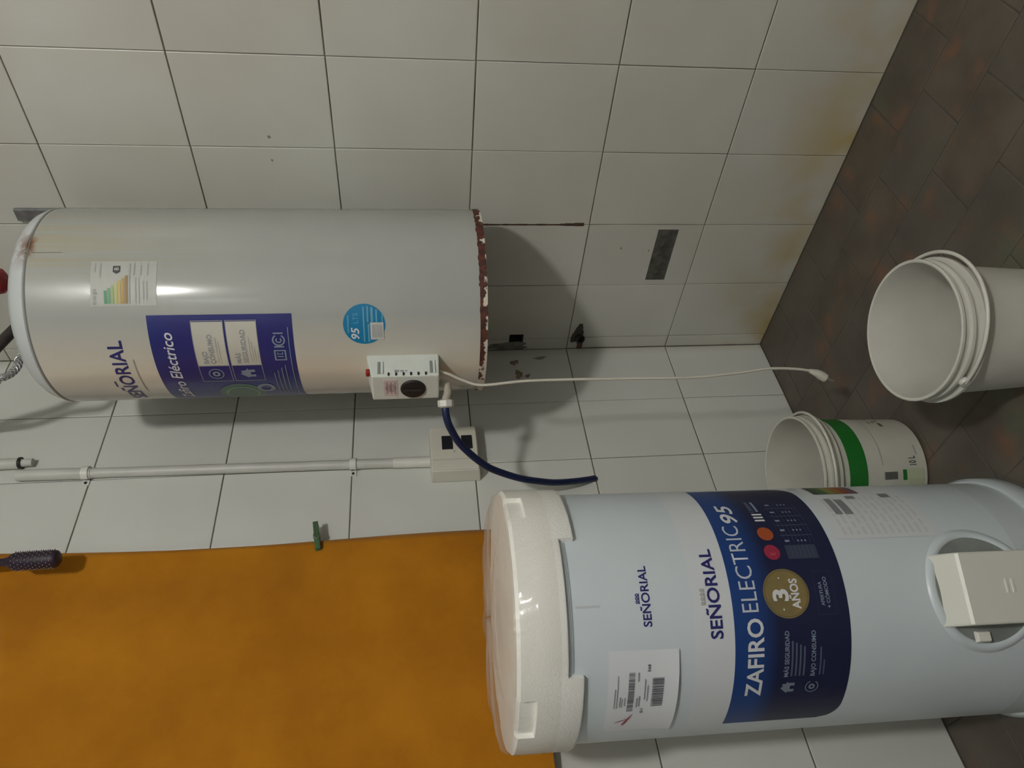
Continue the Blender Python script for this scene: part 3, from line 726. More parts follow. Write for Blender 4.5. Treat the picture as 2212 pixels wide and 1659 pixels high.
# ------------------------------------------------------------------ pipe stub in the corner
ps = empty('pipe_stub', (0.0, -0.045, 0.572), 'short dark rusty pipe stub sticking out of the tiled corner', 'pipe')
ax = Vector((-0.8, -0.35, -0.25)).normalized(); Mz = ax.to_track_quat('Z', 'X').to_matrix()
MB().lathe([(0.0, -0.012), (0.013, -0.012), (0.013, 0.0), (0.013, 0.018), (0.010, 0.019), (0.010, 0.006), (0.0, 0.006)], 16, M=Mz).build('tube', M_DARKSTEEL, ps, smooth=40)
o = blob('sealant_smear', ps, mat('black_sealant', (0.075, 0.065, 0.055), 0.8, var=0.4, vscale=60), 'B', -0.010, 0.002, 0.030, 0.020, 0.004, 21)
o = blob('sealant_drip', ps, mat('rust_dark_drip', (0.12, 0.065, 0.055), 0.8), 'B', 0.026, -0.008, 0.018, 0.010, 0.003, 25)

# ------------------------------------------------------------------ conduit on the left wall
cz0 = (-0.398, -0.0125)
cx = lambda z: -0.3985+0.0105*(z-1.0)/0.95
con = empty('conduit', (cx(1.0), 0, 1.009), 'long grey plastic conduit running up from the socket box', 'conduit')
def CL(x, y, z): return Vector((x-cx(1.0), y, z-1.009))
yc = -0.0138
MB().tube([CL(cx(1.012), yc, 1.012), CL(cx(1.80), yc, 1.80)], 0.0118, 16).build('tube', M_PVC, con, smooth=60)
MB().tube([CL(cx(1.795), yc, 1.795), CL(cx(1.955), yc-0.001, 1.955)], 0.0136, 16).build('coupling', M_PVC, con, smooth=60)
MB().tube([CL(cx(1.0095), yc, 1.0095), CL(cx(1.115), yc, 1.10)], 0.0134, 16).build('box_sleeve', M_WHITEPL, con, smooth=60)
def clamp(z, s=1.0):
    x = cx(z); mb = MB()
    mb.lathe([(0.0124*s, -0.0075), (0.0156*s, -0.0075), (0.0156*s, 0.0075), (0.0124*s, 0.0075)], 16, 180, 360, c=CL(x, yc, z), close=True)
    mb.bb(CL(x-0.026, -0.0030, z-0.0075), CL(x-0.012, 0.0, z+0.0075)).bb(CL(x+0.012, -0.0030, z-0.0075), CL(x+0.026, 0.0, z+0.0075))
    c = mb.build('clamp', M_WHITEPL, con, smooth=40)
    for s_ in (-1, 1): MB().lathe([(0.0, 0.0), (0.0035, 0.0004), (0.0033, 0.002), (0.0, 0.0026)], 10, M=Matrix.Rotation(R_(90), 3, 'X'), c=CL(x+0.020*s_, -0.003, z)).build('screw', M_DARKSTEEL, c, smooth=40)
clamp(1.1965); clamp(1.806, 1.08)
con2 = empty('conduit', (-0.352, 0, 1.955), 'upper grey conduit stub with a dark ring, leaving the frame above', 'conduit')
p0, p1 = Vector((0.0, -0.0135, 0.004)), Vector((-0.010, -0.0135, 0.30))
MB().tube([p0, p1], 0.0130, 16).build('tube', M_PVC, con2, smooth=60)
MB().tube([Vector((0.001, -0.0135, -0.022)), Vector((0.0002, -0.0135, 0.006))], 0.0095, 14).build('inner_tube', M_PVC, con2, smooth=60)
MB().lathe([(0.0128, 0), (0.0140, 0.001), (0.0140, 0.006), (0.0128, 0.007)], 18, c=(0.0, -0.0140, 0.001), close=True).build('ring', M_BLACK, con2, smooth=40)

# ------------------------------------------------------------------ surface socket box
sb = empty('socket_box', (-0.383, 0, 0.95), 'cream surface socket box with two black sockets below the conduit', 'socket box')
mb = MB(); mb.add([(-0.070, -0.001, -0.062), (0.069, -0.001, -0.062), (0.069, -0.001, 0.060), (-0.070, -0.001, 0.060), (-0.066, -0.044, -0.058), (0.067, -0.044, -0.058), (0.067, -0.044, 0.058), (-0.066, -0.044, 0.058)], [(3, 2, 1, 0), (4, 5, 6, 7), (0, 1, 5, 4), (1, 2, 6, 5), (2, 3, 7, 6), (3, 0, 4, 7)])
mb.build('housing', M_CREAM, sb, bevel=0.003)
mb = MB(); mb.box((0.0005, -0.0455, 0.0), (0.130, 0.004, 0.112)); mb.build('cover_plate', M_CREAM, sb, bevel=0.0015)
for zc in (0.017, -0.0315):
    s_ = MB().box((0.0155, -0.0482, zc), (0.041, 0.0035, 0.0265)).build('socket', M_SOCKET, sb, bevel=0.001)
    for a in (-1, 1):
        MB().box((0.0155+0.008*a, -0.0502, zc+0.003), (0.0022, 0.001, 0.008), Matrix.Rotation(R_(25*a), 3, 'Y')).build('slot', M_BLACK, s_)
MB().box((-0.012, -0.0478, 0.017-0.016), (0.006, 0.001, 0.002), Matrix.Rotation(R_(35), 3, 'Y')).build('scuff', M_GREYPRINT, sb)
MB().box((-0.0355, -0.0478, 0.0), (0.001, 0.0008, 0.106)).build('plate_seam', mat('seam_cream', (0.45, 0.43, 0.36), 0.6), sb)

# ------------------------------------------------------------------ orange cloth, pin, brush, hooks
def hook(x, z, label):
    h = empty('wall_hook', (x, 0, z), label, 'hook')
    MB().lathe([(0.0, 0.0), (0.011, 0.0), (0.010, 0.003), (0.0, 0.0045)], 16, M=Matrix.Rotation(R_(90), 3, 'X')).build('plate', M_STEEL, h, smooth=40)
    MB().tube(spline([(0, -0.002, 0), (0, -0.03, -0.001), (0, -0.065, 0.0), (0, -0.082, 0.008), (0, -0.086, 0.022)], 4), 0.0028, 8).build('prong', M_STEEL, h, smooth=60)
hook(-0.652, 1.985, 'steel wall hook above the corner of the orange cloth')
hook(-1.285, 1.985, 'steel wall hook above the far end of the orange cloth')
tw = empty('cloth', (-0.97, 0, 0.81), 'orange cotton cloth hanging flat against the tiled wall', 'cloth')
mb = MB(); NX, NZ = 60, 70
XL, XR = -1.34, -0.609
def topz(x):
    # pulled up to two hooks, sagging between
    s = 0.0
    if x > -0.655: return 1.955-0.9*((x+0.655))
    if x < -1.285: return 1.955-0.9*((-1.285-x))
    t = (x+0.655)/(-0.63)
    return 1.955-0.125*(1-abs(2*t-1)**3.0) - 0.03*max(0.0, 1-abs(t)*18) if t < 0.5 else 1.955-0.125*(1-abs(2*t-1)**3.0)
vs = []
for i in range(NX+1):
    x = XL+(XR-XL)*i/NX; zt = topz(x)
    for j in range(NZ+1):
        v = j/NZ; z = 0.808+(zt-0.808)*v
        wv = 0.006*math.sin(9*x+1.3)+0.004*math.sin(21*x+2.5*v)+0.0035*math.sin(6*v+14*x)
        edge = min(1.0, (XR-x)/0.12)
        y = -0.026+wv*(0.35+0.65*edge)-0.012*v**8
        xx = x+(0.004*math.sin(7*v+0.5) if i == NX else 0)
        vs.append((xx+0.97, y, z-0.81))
fs = [(i*(NZ+1)+j, (i+1)*(NZ+1)+j, (i+1)*(NZ+1)+j+1, i*(NZ+1)+j+1) for i in range(NX) for j in range(NZ)]
co = mb.add(vs, fs).build('fabric', M_TOWEL, tw, smooth=80)
sm = co.modifiers.new('thickness', 'SOLIDIFY'); sm.thickness = 0.0022; sm.offset = 0
hm = MB()
for i in range(NX): 
    a = Vector(vs[i*(NZ+1)]); b2 = Vector(vs[(i+1)*(NZ+1)])
    hm.add([a+Vector((0, -0.0018, 0)), b2+Vector((0, -0.0018, 0)), b2+Vector((0, -0.0018, 0.012)), a+Vector((0, -0.0018, 0.012)), a+Vector((0, 0.0018, 0)), b2+Vector((0, 0.0018, 0)), b2+Vector((0, 0.0018, 0.012)), a+Vector((0, 0.0018, 0.012))], [(0, 1, 2, 3), (7, 6, 5, 4), (0, 4, 5, 1), (2, 6, 7, 3)])
hm.build('hem', M_TOWEL, tw, smooth=60)

pin = empty('clothespin', (-0.602, -0.030, 1.267), 'green plastic clothespin clipped on the edge of the orange cloth', 'clothespin')
Mr = Matrix.Rotation(R_(-8), 3, 'Y')
for s_ in (-1, 1):
    prof = [(-0.034, 0.0030), (-0.030, 0.0078), (0.004, 0.0082), (0.034, 0.0095), (0.034, 0.0065), (0.006, 0.0022), (-0.006, 0.0024), (-0.018, 0.0030), (-0.026, 0.0018)]
    mb = MB(); n = len(prof)
    vv = [Mr @ Vector((x, s_*y, z)) for z in (-0.0058, 0.0058) for x, y in prof]
    mb.add(vv, [tuple(range(n)), tuple(reversed(range(n, 2*n)))]+[(k, (k+1) % n, n+(k+1) % n, n+k) for k in range(n)])
    mb.build('jaw', M_PIN, pin, bevel=0.0008)
mb = MB()
for k in range(4): mb.lathe([(0.0042, -0.001), (0.0054, -0.001), (0.0054, 0.001), (0.0042, 0.001)], 14, c=Mr @ Vector((0.003, 0, -0.0062+0.0042*k)), close=True)
mb.tube([Mr @ Vector(p) for p in ((0.003, -0.0052, -0.007), (-0.004, -0.0092, -0.0066), (-0.012, -0.0096, 0.0), (-0.004, -0.0092, 0.0066), (0.003, -0.0052, 0.007))], 0.0010, 6)
mb.tube([Mr @ Vector(p) for p in ((0.003, 0.0052, -0.007), (-0.004, 0.0092, -0.0066), (-0.012, 0.0096, 0.0), (-0.004, 0.0092, 0.0066), (0.003, 0.0052, 0.007))], 0.0010, 6)
mb.build('spring', M_SPRING, pin, smooth=50)

BR = Vector((-0.661, -0.098, 1.758))
br = empty('hair_brush', BR, 'dark round hair brush hanging handle up over the orange cloth', 'brush')
Mb = Matrix.Rotation(R_(1.0), 3, 'Y') @ Matrix.Rotation(R_(-3.0), 3, 'X')
def bp_(p): return Mb @ Vector(p)
MB().lathe([(0.0, 0.0), (0.012, 0.0005), (0.0165, 0.004), (0.0175, 0.012), (0.0175, 0.082), (0.0160, 0.089), (0.0105, 0.096), (0.0080, 0.104), (0.0075, 0.115), (0.0095, 0.16), (0.0105, 0.20), (0.0085, 0.235), (0.0, 0.242)], 22, M=Mb).build('barrel_and_handle', M_BRUSH, br, smooth=50)
mb = MB(); tp = MB()
for k in range(12):
    for q in range(14):
        a = 2*PI*(q+0.5*(k % 2))/14; z = 0.010+0.0066*k
        c, s_ = math.cos(a), math.sin(a)
        mb.tube([bp_((0.0150*c, 0.0150*s_, z)), bp_((0.0188*c, 0.0188*s_, z))], [0.0014, 0.0010], 5)
        tp.lathe([(0.0, -0.0014), (0.0014, 0), (0.0, 0.0014)], 6, c=bp_((0.0190*c, 0.0190*s_, z)))
mb.build('bristles', M_BRISTLE, br)['kind'] = 'stuff'
tp.build('bristle_tips', M_BTIP, br)['kind'] = 'stuff'
lp = [bp_((0.0, 0.0, 0.236)), bp_((0.0085, 0.006, 0.243)), bp_((0.010, 0.016, 0.250)), bp_((0.0092, 0.022, 0.2545)), bp_((0.0, 0.030, 0.246)), bp_((-0.004, 0.018, 0.238)), bp_((0.0, 0.004, 0.235))]
MB().tube(spline(lp, 4), 0.0012, 6).build('hanging_loop', M_BLACK, br, smooth=60)

# ------------------------------------------------------------------ braided hose and dark pipe above the old heater
o0 = Vector((OX, OY, OZ))
pts = [(-0.262, -0.285, 1.832), (-0.268, -0.293, 1.855), (-0.291, -0.300, 1.868), (-0.322, -0.300, 1.867), (-0.344, -0.300, 1.877), (-0.352, -0.300, 1.900), (-0.350, -0.290, 1.940), (-0.335, -0.20, 2.000), (-0.29, -0.10, 2.050), (-0.25, -0.004, 2.07)]
path = spline(pts, 10)
bh = MB().tube([p-o0 for p in path], 0.0075, 12).build('braided_hose', M_STEEL, oldh, smooth=60); bh['label'] = 'braided steel hose'
wire = MB()
for s_ in (-1, 1):
    for k in range(4):
        w = []
        for i, p in enumerate(path):
            t = (path[min(i+1, len(path)-1)]-path[max(i-1, 0)]).normalized(); a = t.orthogonal().normalized(); b2 = t.cross(a)
            an = s_*i*0.55+k*PI/2; w.append(p-o0+(a*math.cos(an)+b2*math.sin(an))*0.0078)
        wire.tube(w, 0.0009, 5)
wire.build('braid_wires', mat('braid_steel', (0.55, 0.56, 0.55), 0.35, metal=0.7), bh, smooth=60)
MB().lathe([(0.011, 0), (0.0125, 0.003), (0.0125, 0.018), (0.009, 0.022)], 6, c=Vector((-0.262, -0.285, 1.813))-o0).build('hose_nut', M_BRASS, bh, smooth=30)
MB().lathe([(0.011, 0), (0.0125, 0.003), (0.0125, 0.018), (0.009, 0.022)], 6, M=Matrix.Rotation(R_(90), 3, 'X'), c=Vector((-0.25, -0.001, 2.07))-o0).build('wall_nut', M_BRASS, bh, smooth=30)
o1 = Vector((OX, OY, OZ))
dp = MB().tube([p-o1 for p in spline([(-0.165, -0.30, 1.806), (-0.168, -0.30, 1.870), (-0.185, -0.30, 1.900), (-0.215, -0.30, 1.913), (-0.293, -0.30, 1.937), (-0.325, -0.30, 1.952), (-0.345, -0.29, 1.985), (-0.350, -0.25, 2.05), (-0.33, -0.12, 2.15), (-0.30, -0.001, 2.19)], 6)], 0.012, 14).build('inlet_pipe', M_DARKSTEEL, oldh, smooth=60); dp['label'] = 'dark iron pipe'
MB().lathe([(0.016, 0), (0.018, 0.003), (0.018, 0.020), (0.016, 0.024)], 8, c=Vector((-0.166, -0.30, 1.825))-o1).build('collar', M_BRASS, dp, smooth=30)

# ------------------------------------------------------------------ buckets
def bail(mb, rt, z, drop, seg=40, rad=0.0032, phase=0, plane=20, bulge=1.1):
    pts = []
    for k in range(seg+1):
        t = PI*k/seg
        x = rt*math.cos(t); yy = rt*bulge*math.sin(t)
        pts.append(Matrix.Rotation(R_(phase), 3, 'Z') @ Vector((x, yy*math.cos(R_(plane)), z+yy*math.sin(R_(plane)))))
    return mb.tube(pts, rad, 8)
def make_bucket(name, c, h, rt, rb, label, m, ribs, phase, plane):
    b = empty(name, (c[0], c[1], 0.0), label, 'bucket')
    ro = lambda z: rb+(rt-0.006-rb)*z/h
    prof = [(0.0, 0.002), (rb-0.004, 0.002), (rb, 0.005)]
    for z0 in (0.3, 0.6): prof.append((ro(h*z0), h*z0))
    prof += [(ro(h-0.052), h-0.052)]
    for (q, e) in ribs: prof += [(ro(h-q-0.006), h-q-0.006), (rt+e, h-q-0.005), (rt+e, h-q), (ro(h-q)+0.001, h-q+0.001)]
    prof += [(rt-0.004, h-0.006), (rt+0.001, h-0.005), (rt+0.001, h-0.001), (rt-0.001, h), (rt-0.004, h-0.001)]
    wall = 0.0035
    prof += [(ro(h*0.8)-wall, h*0.8), (rb-wall, 0.006), (0.0, 0.006)]
    MB().lathe(prof, 72).build('body', m, b, smooth=35)
    mb = MB(); bail(mb, rt+0.005, h-0.030, 0, phase=phase, plane=plane); hb = mb.build('bail_handle', m, b, smooth=60)
    for s_ in (0, 180):
        p = Matrix.Rotation(R_(phase+s_), 3, 'Z') @ Vector((rt+0.003, 0, h-0.030))
        MB().lathe([(0.0, -0.004), (0.008, -0.004), (0.009, 0.0), (0.007, 0.004), (0.0, 0.004)], 14, M=Matrix.Rotation(R_(phase+s_), 3, 'Z') @ Matrix.Rotation(R_(90), 3, 'Y'), c=p).build('bail_ear', m, b, smooth=40)
    return b
wb = make_bucket('bucket', (-0.676, -0.698), 0.222, 0.1165, 0.099, 'plain white plastic bucket standing open in the middle of the floor', M_BUCKET, [(0.018, 0.001), (0.036, 0.005)], 181, -2)
GB = (-0.640, -0.240)
gb = make_bucket('paint_bucket', GB, 0.24, 0.124, 0.110, 'white paint bucket with a green band beside the new heater', M_BUCKETG, [(0.016, 0.001), (0.034, 0.004)], 172, 6)
def gR(z): return 0.110+(0.118-0.110)*z/0.24+0.0007
# green printed band and marks, following the taper
def cone_patch(a0, a1, z0, z1, n=None, off=0.0):
    n = n or max(2, int(abs(a1-a0)/5)); mb = MB(); vs = []
    for i in range(n+1):
        a = a0+(a1-a0)*i/n
        vs += [cylp(gR(z0)+off, a, z0), cylp(gR(z1)+off, a, z1)]
    return mb.add(vs, [(2*i, 2*i+2, 2*i+3, 2*i+1) for i in range(n)])
cone_patch(0, 360, 0.1395, 0.180, 72).build('green_band', M_GREENP, gb, smooth=60)['label'] = 'bright green printed band'
cone_patch(240, 318, 0.104, 0.1055, 24).build('printed_line', M_GREYPRINT, gb)
bc = cone_patch(225.5, 233.7, 0.0725, 0.1035).build('barcode', mat('barcode_paper_dull', (0.30, 0.31, 0.28), 0.6), gb)
for k in range(9): cone_patch(225.9, 233.3, 0.0745+0.0031*k, 0.0745+0.0031*k+0.0018, off=0.0006).build('barcode_bar', mat('barcode_black', (0.03, 0.03, 0.03), 0.6), bc)
cone_patch(224.4, 235.3, 0.0520, 0.0610).build('green_mark', M_GREENP, gb)
cyl_text('lettering', '10 L', gR(0.02)+0.0003, 239.5, 0.0285, 0.0155, mat('bucket_black_print', (0.05, 0.055, 0.05), 0.6), gb, a1=249.3, bold=0.02, slope=0.05)
cone_patch(250.5, 261.5, 0.0225, 0.0250).build('printed_line', M_GREYPRINT, gb)
cone_patch(214, 236, 0.012, 0.050, off=-0.0002).build('printed_note', mat('faint_green_print', (0.44, 0.49, 0.33), 0.6), gb)
cone_patch(290, 298, 0.060, 0.068).build('printed_mark', mat('brown_print', (0.14, 0.10, 0.07), 0.6), gb)
rr = random.Random(9)
for k in range(7):
    a = rr.uniform(296, 325); z = rr.uniform(0.05, 0.115); cone_patch(a, a+rr.uniform(2, 6), z, z+rr.uniform(0.003, 0.008)).build('paint_splash', mat('splash_grey', (0.16, 0.16, 0.13), 0.7), gb)

# ------------------------------------------------------------------ new water heater standing on the floor
NX_, NY_, NR = -0.9755, -0.3275, 0.1958
newh = empty('water_heater', (NX_, NY_, 0.0), 'new water heater standing on the floor with white foam cap and wide dark blue label', 'water heater', rot=(math.atan(0.0037), math.atan(0.022), 0))
HZ = 0.862
MB().lathe([(NR-0.012, 0.020), (NR, 0.026), (NR, HZ), (NR-0.004, HZ+0.006), (NR-0.05, HZ+0.02), (0.0, HZ+0.026)], 128).build('body', M_NEW, newh, smooth=12)
MB().lathe([(0.0, 0.004), (NR+0.004, 0.004), (NR+0.0085, 0.010), (NR+0.0085, 0.040), (NR+0.004, 0.046), (NR-0.001, 0.046), (NR-0.001, 0.02), (0.0, 0.02)], 96).build('base_ring', M_NEW, newh, smooth=40)
# foam cap: ring with a raised window in the skirt and pockets in the rim
def foam_lo(a):
    a %= 360
    return 0.840 if (220.2 < a < 276.6 or 40 < a < 97) else 0.8175
def pocket(a):
    a %= 360
    return 289.0 < a < 306.5 or 190.5 < a < 211.5 or 20 < a < 38 or 110 < a < 128
ZT = 0.912; RO = NR+0.0095; RI = NR+0.0004
mb = MB(); A = []
brk = [220.2, 276.6, 40, 97, 289, 306.5, 190.5, 211.5, 20, 38, 110, 128]
for k in range(180): A.append(k*2.0)
for b_ in brk: A += [b_-0.02, b_+0.02]
A = sorted(A); n = len(A); vs = []
for a in A:
    lo = foam_lo(a); pk = pocket(a)
    ro_ = RO-0.0075 if pk else RO
    zm = 0.884
    prof = [(RI, lo), (RO-0.0015, lo), (RO, lo+0.003), (RO, zm-0.001), (RO if not pk else RO-0.001, zm), (ro_, zm+0.001), (ro_, ZT-0.005), (ro_-0.005, ZT), (0.10, ZT+0.001), (0.10, 0.890), (RI, 0.888)]
    for (rr_, z) in prof: vs.append(cylp(rr_, a, z))
L = 11; fs = []
for i in range(n):
    i2 = (i+1) % n
    for j in range(L): fs.append((i*L+j, i2*L+j, i2*L+(j+1) % L, i*L+(j+1) % L))
fc = mb.add(vs, fs).build('foam_cap', M_FOAM, newh, smooth=30); fc['label'] = 'white foam transport cap'
MB().lathe([(0.0, ZT-0.002), (0.10, ZT+0.0005)], 48).build('cap_panel', M_FOAM, newh, smooth=30)
# body rim lip that shows through the skirt window
lip = MB(); patch(lip, NR+0.0006, 221, 276, 0.8305, 0.8325, 30); lip.build('rim_line', mat('rim_shadow_grey', (0.28, 0.31, 0.32), 0.6), newh)
MB().lathe([(NR+0.0001, 0.833), (NR+0.0018, 0.8345), (NR+0.0018, 0.839), (NR+0.0001, 0.8405)], 128).build('rim_bead', M_NEW, newh, smooth=50)
g = MB(); patch(g, NR+0.0004, 246.9, 247.9, 0.79, 0.826, 2); g.build('scuff', mat('scuff_grey', (0.47, 0.51, 0.53), 0.5), newh)
# film over the cap and the loose bottom of the bag
mb = MB(); rr = random.Random(2); vs = []; S3 = 480
zr = [0.850, 0.858, 0.866, 0.872, 0.878, 0.883, 0.888, 0.893, 0.898, 0.903, 0.908, 0.9155]
ph = [(rr.uniform(0.12, 0.55), rr.uniform(80, 300), rr.uniform(0, 6.28)) for _ in range(7)]
for z in zr:
    base = RO+0.0014 if z < 0.905 else RO+0.0014-(z-0.905)*0.32
    for k in range(S3):
        a = 360*k/S3
        env = math.exp(-((a-251)/8.5)**2)
        up = (z-0.850)/0.028 if z < 0.878 else max(0.0, (0.9155-z)/0.0375)
        wr = sum(math.sin(f*a+g*z+p_) for f, g, p_ in ph)/3.0
        vs.append(cylp(base+env*up*(0.0130+0.0030*wr)+0.0004*math.sin(a*1.3+z*150), a, z))
fs = [(j*S3+k, j*S3+(k+1) % S3, (j+1)*S3+(k+1) % S3, (j+1)*S3+k) for j in range(len(zr)-1) for k in range(S3)]
mb.add(vs, fs).build('plastic_film', M_FILM, newh, smooth=60)['label'] = 'clear crinkled plastic film over the foam'
SEG = 120
mb = MB(); vs = []; prof = [(RO-0.002, 0.9155), (RO-0.008, 0.921), (RO-0.03, 0.927), (0.12, 0.931), (0.05, 0.932), (0.004, 0.933)]
for (rad, z) in prof:
    for k in range(SEG):
        a = 360*k/SEG; w = 0.0022*math.sin(k*0.8+z*90)+0.0018*math.sin(k*0.37)
        vs.append(cylp(rad, a, z+(w if z > 0.92 else 0)))
fs = [(j*SEG+k, j*SEG+(k+1) % SEG, (j+1)*SEG+(k+1) % SEG, (j+1)*SEG+k) for j in range(len(prof)-1) for k in range(SEG)]
mb.add(vs, fs).build('film_top', M_FILMTOP, newh, smooth=60)['label'] = 'bunched plastic film on top'
mb = MB(); vs = []; prof = [(NR+0.0015, 0.115), (NR+0.006, 0.085), (NR+0.015, 0.055), (NR+0.020, 0.030), (NR+0.018, 0.012), (NR+0.011, 0.005)]
for (rad, z) in prof:
    for k in range(SEG):
        a = 360*k/SEG; w = (0.0022*math.sin(k*0.9)+0.0018*math.sin(k*0.37))*(1-z/0.12)
        vs.append(cylp(rad+max(w, -0.0008), a, z))
fs = [(j*SEG+k, j*SEG+(k+1) % SEG, (j+1)*SEG+(k+1) % SEG, (j+1)*SEG+k) for j in range(len(prof)-1) for k in range(SEG)]
mb.add(vs, fs).build('film_skirt', film_material('loose_plastic_film', (0.66, 0.70, 0.74), 0.05, gl=0.02), newh, smooth=60)['label'] = 'loose plastic film flaring at the base'

# --- labels of the new heater
RN = NR+0.0006
wbnd = patch(MB(), RN-0.0002, 176, 318, 0.594, 0.653, 50).build('white_label', mat('white_label_print', (0.61, 0.64, 0.67), 0.42), newh, smooth=60)
wbnd['label'] = 'whitish upper half of the printed label'
def band_lo(a):
    e = 0.0
    for end, sgn in ((186.0, 1), (318.0, -1)):
        t = (a-end)*sgn
        if t < 11: e = max(e, 0.030*(1-math.sqrt(max(0.0, 1-((11-t)/11)**2))))
    return 0.416+e
def band_a0(z): return 186
band = patch(MB(), RN, 186.0, 318.0, band_lo, 0.5945, 88, nz=6).build('blue_label', M_BAND, newh, smooth=60); band['label'] = 'dark blue printed label with white lettering'
RT = RN+0.0007
cyl_text('brand_lettering', 'SEÑORIAL', RN, 238.4, 0.7165, 0.0125, M_NAVY, newh, a1=263.5, bold=0.02)
g = MB()
for k in range(3): cyl_ring(g, RN, 248.4+1.4*k, 0.7355, 0.001, 0.0024, 10)
patch(g, RN, 247.6, 252.0, 0.7318, 0.7330); g.build('crown_mark', M_NAVY, newh)
cyl_text('lettering', 'SEÑORIAL', RT, 232.1, 0.6125, 0.0185, M_NAVY, wbnd, a1=270.0, bold=0.02)
g = MB()
for k in range(4): cyl_ring(g, RT, 246.6+1.8*k, 0.6385, 0.0012, 0.0026, 10)
patch(g, RT, 246.0, 252.6, 0.6345, 0.6355); g.build('crown_mark', mat('tan_crown_print', (0.33, 0.31, 0.27), 0.5), wbnd)
cyl_text('lettering', 'ZAFIRO', RT, 204.8, 0.5515, 0.0245, M_WHITEPRINT, band, a1=239.6, bold=0.020)
cyl_text('lettering', 'ELECTRIC', RT, 242.2, 0.5555, 0.0262, mat('thin_white_print', (0.50, 0.53, 0.60), 0.45), band, a1=281.8, bold=-0.004)
cyl_text('lettering', '95', RT, 283.6, 0.5500, 0.0250, M_WHITEPRINT, band, a1=296.5, bold=0.016, shear=0.15)
gold = MB(); cyl_disc(gold, RT, 249.2, 0.5095, 0.0355, 40); gold = gold.build('gold_seal', mat('gold_print', (0.235, 0.175, 0.065), 0.4, col2=(0.17, 0.135, 0.06), vscale=25), band, smooth=60); gold['label'] = 'gold round seal'
g = MB(); cyl_ring(g, RT+0.0003, 249.2, 0.5095, 0.0325, 0.0338, 40); g.build('seal_ring', mat('gold_dark_print', (0.13, 0.10, 0.05), 0.4), band)
cyl_text('lettering', '3', RT+0.0007, 246.0, 0.508, 0.0235, M_WHITEPRINT, band, a1=251.0, bold=0.035)
cyl_text('lettering', 'AÑOS', RT+0.0007, 242.6, 0.4905, 0.0125, M_WHITEPRINT, band, a1=255.2, bold=0.03)
g = MB()
for a in (242.6, 255.6): cyl_disc(g, RT+0.0007, a, 0.517, 0.0014, 8)
g.build('seal_dots', M_WHITEPRINT, band)
g = MB(); cyl_disc(g, RT, 267.3, 0.515, 0.0125, 24); g.build('red_dot', mat('crimson_print', (0.30, 0.022, 0.055), 0.45), band, smooth=60)
g = MB(); cyl_disc(g, RT, 276.8, 0.5145, 0.0125, 24); g.build('orange_dot', mat('orange_print', (0.34, 0.07, 0.02), 0.45), band, smooth=60)
cyl_text('lettering', 'E', RT+0.0005, 265.9, 0.511, 0.008, mat('pink_print', (0.5, 0.12, 0.15), 0.5), band)
g = MB()
for k in range(3): patch(g, RT, 284.2+2.0*k, 285.3+2.0*k, 0.5045, 0.5205); 
g.build('heating_bars', M_WHITEPRINT, band)
cyl_text('lettering', '1500W', RT, 290.5, 0.514, 0.007, M_PALEPRINT, band, a1=299.5)
g = MB(); patch(g, RT, 290.8, 299.0, 0.506, 0.510); g.build('fine_print', M_PALEPRINT, band)
cyl_text('lettering', 'MÁS SEGURIDAD', RT, 213.8, 0.5125, 0.0068, M_PALEPRINT, band, a1=233.9, bold=0.02)
cyl_text('lettering', 'BAJO CONSUMO', RT, 213.6, 0.4715, 0.0068, M_PALEPRINT, band, a1=233.6, bold=0.02)
g = MB()
for k in range(4): patch(g, RT, 214, 229.6-0.8*k, 0.506-0.0062*k, 0.5088-0.0062*k)
patch(g, RT, 214, 226.5, 0.4625, 0.4648); patch(g, RT, 214, 221, 0.457, 0.459)
g.build('fine_print', M_DIMPRINT, band)
g = MB(); cyl_ring(g, RT, 208.2, 0.473, 0.0088, 0.0104, 24, 20, 330); cyl_ring(g, RT, 208.2, 0.473, 0.002, 0.005, 14); g.build('leaf_icon', mat('icon_print', (0.16, 0.20, 0.26), 0.5), band)
g = MB(); cyl_poly(g, RT, 208.4, 0.511, [(-0.0105, 0.0), (-0.001, 0.0105), (0.0035, 0.0065), (0.0035, 0.0085), (0.0065, 0.0085), (0.0065, 0.004), (0.0105, 0.0), (0.0080, 0.0), (0.0080, -0.0105), (0.003, -0.0105), (0.003, -0.004), (-0.003, -0.004), (-0.003, -0.0105), (-0.0080, -0.0105), (-0.0080, 0.0)]); g.build('house_icon', mat('icon_print', (0.16, 0.20, 0.26), 0.5), band)
# small two-line badge
cyl_text('lettering', 'APERTURA', RT, 243.4, 0.4525, 0.0052, M_PALEPRINT, band, a1=253.4, bold=0.02)
cyl_text('lettering', '+ CÓMODO', RT, 242.4, 0.4435, 0.0056, M_PALEPRINT, band, a1=255.4, bold=0.02)
g = MB()
for (a0, a1, z0, z1) in ((239.8, 258.0, 0.4635, 0.4640), (239.8, 258.0, 0.4345, 0.4350), (239.8, 240.0, 0.4345, 0.464), (257.8, 258.0, 0.4345, 0.464)): patch(g, RT, a0, a1, z0, z1)
g.build('badge_frame', mat('dim_frame_print', (0.035, 0.045, 0.08), 0.5), band)
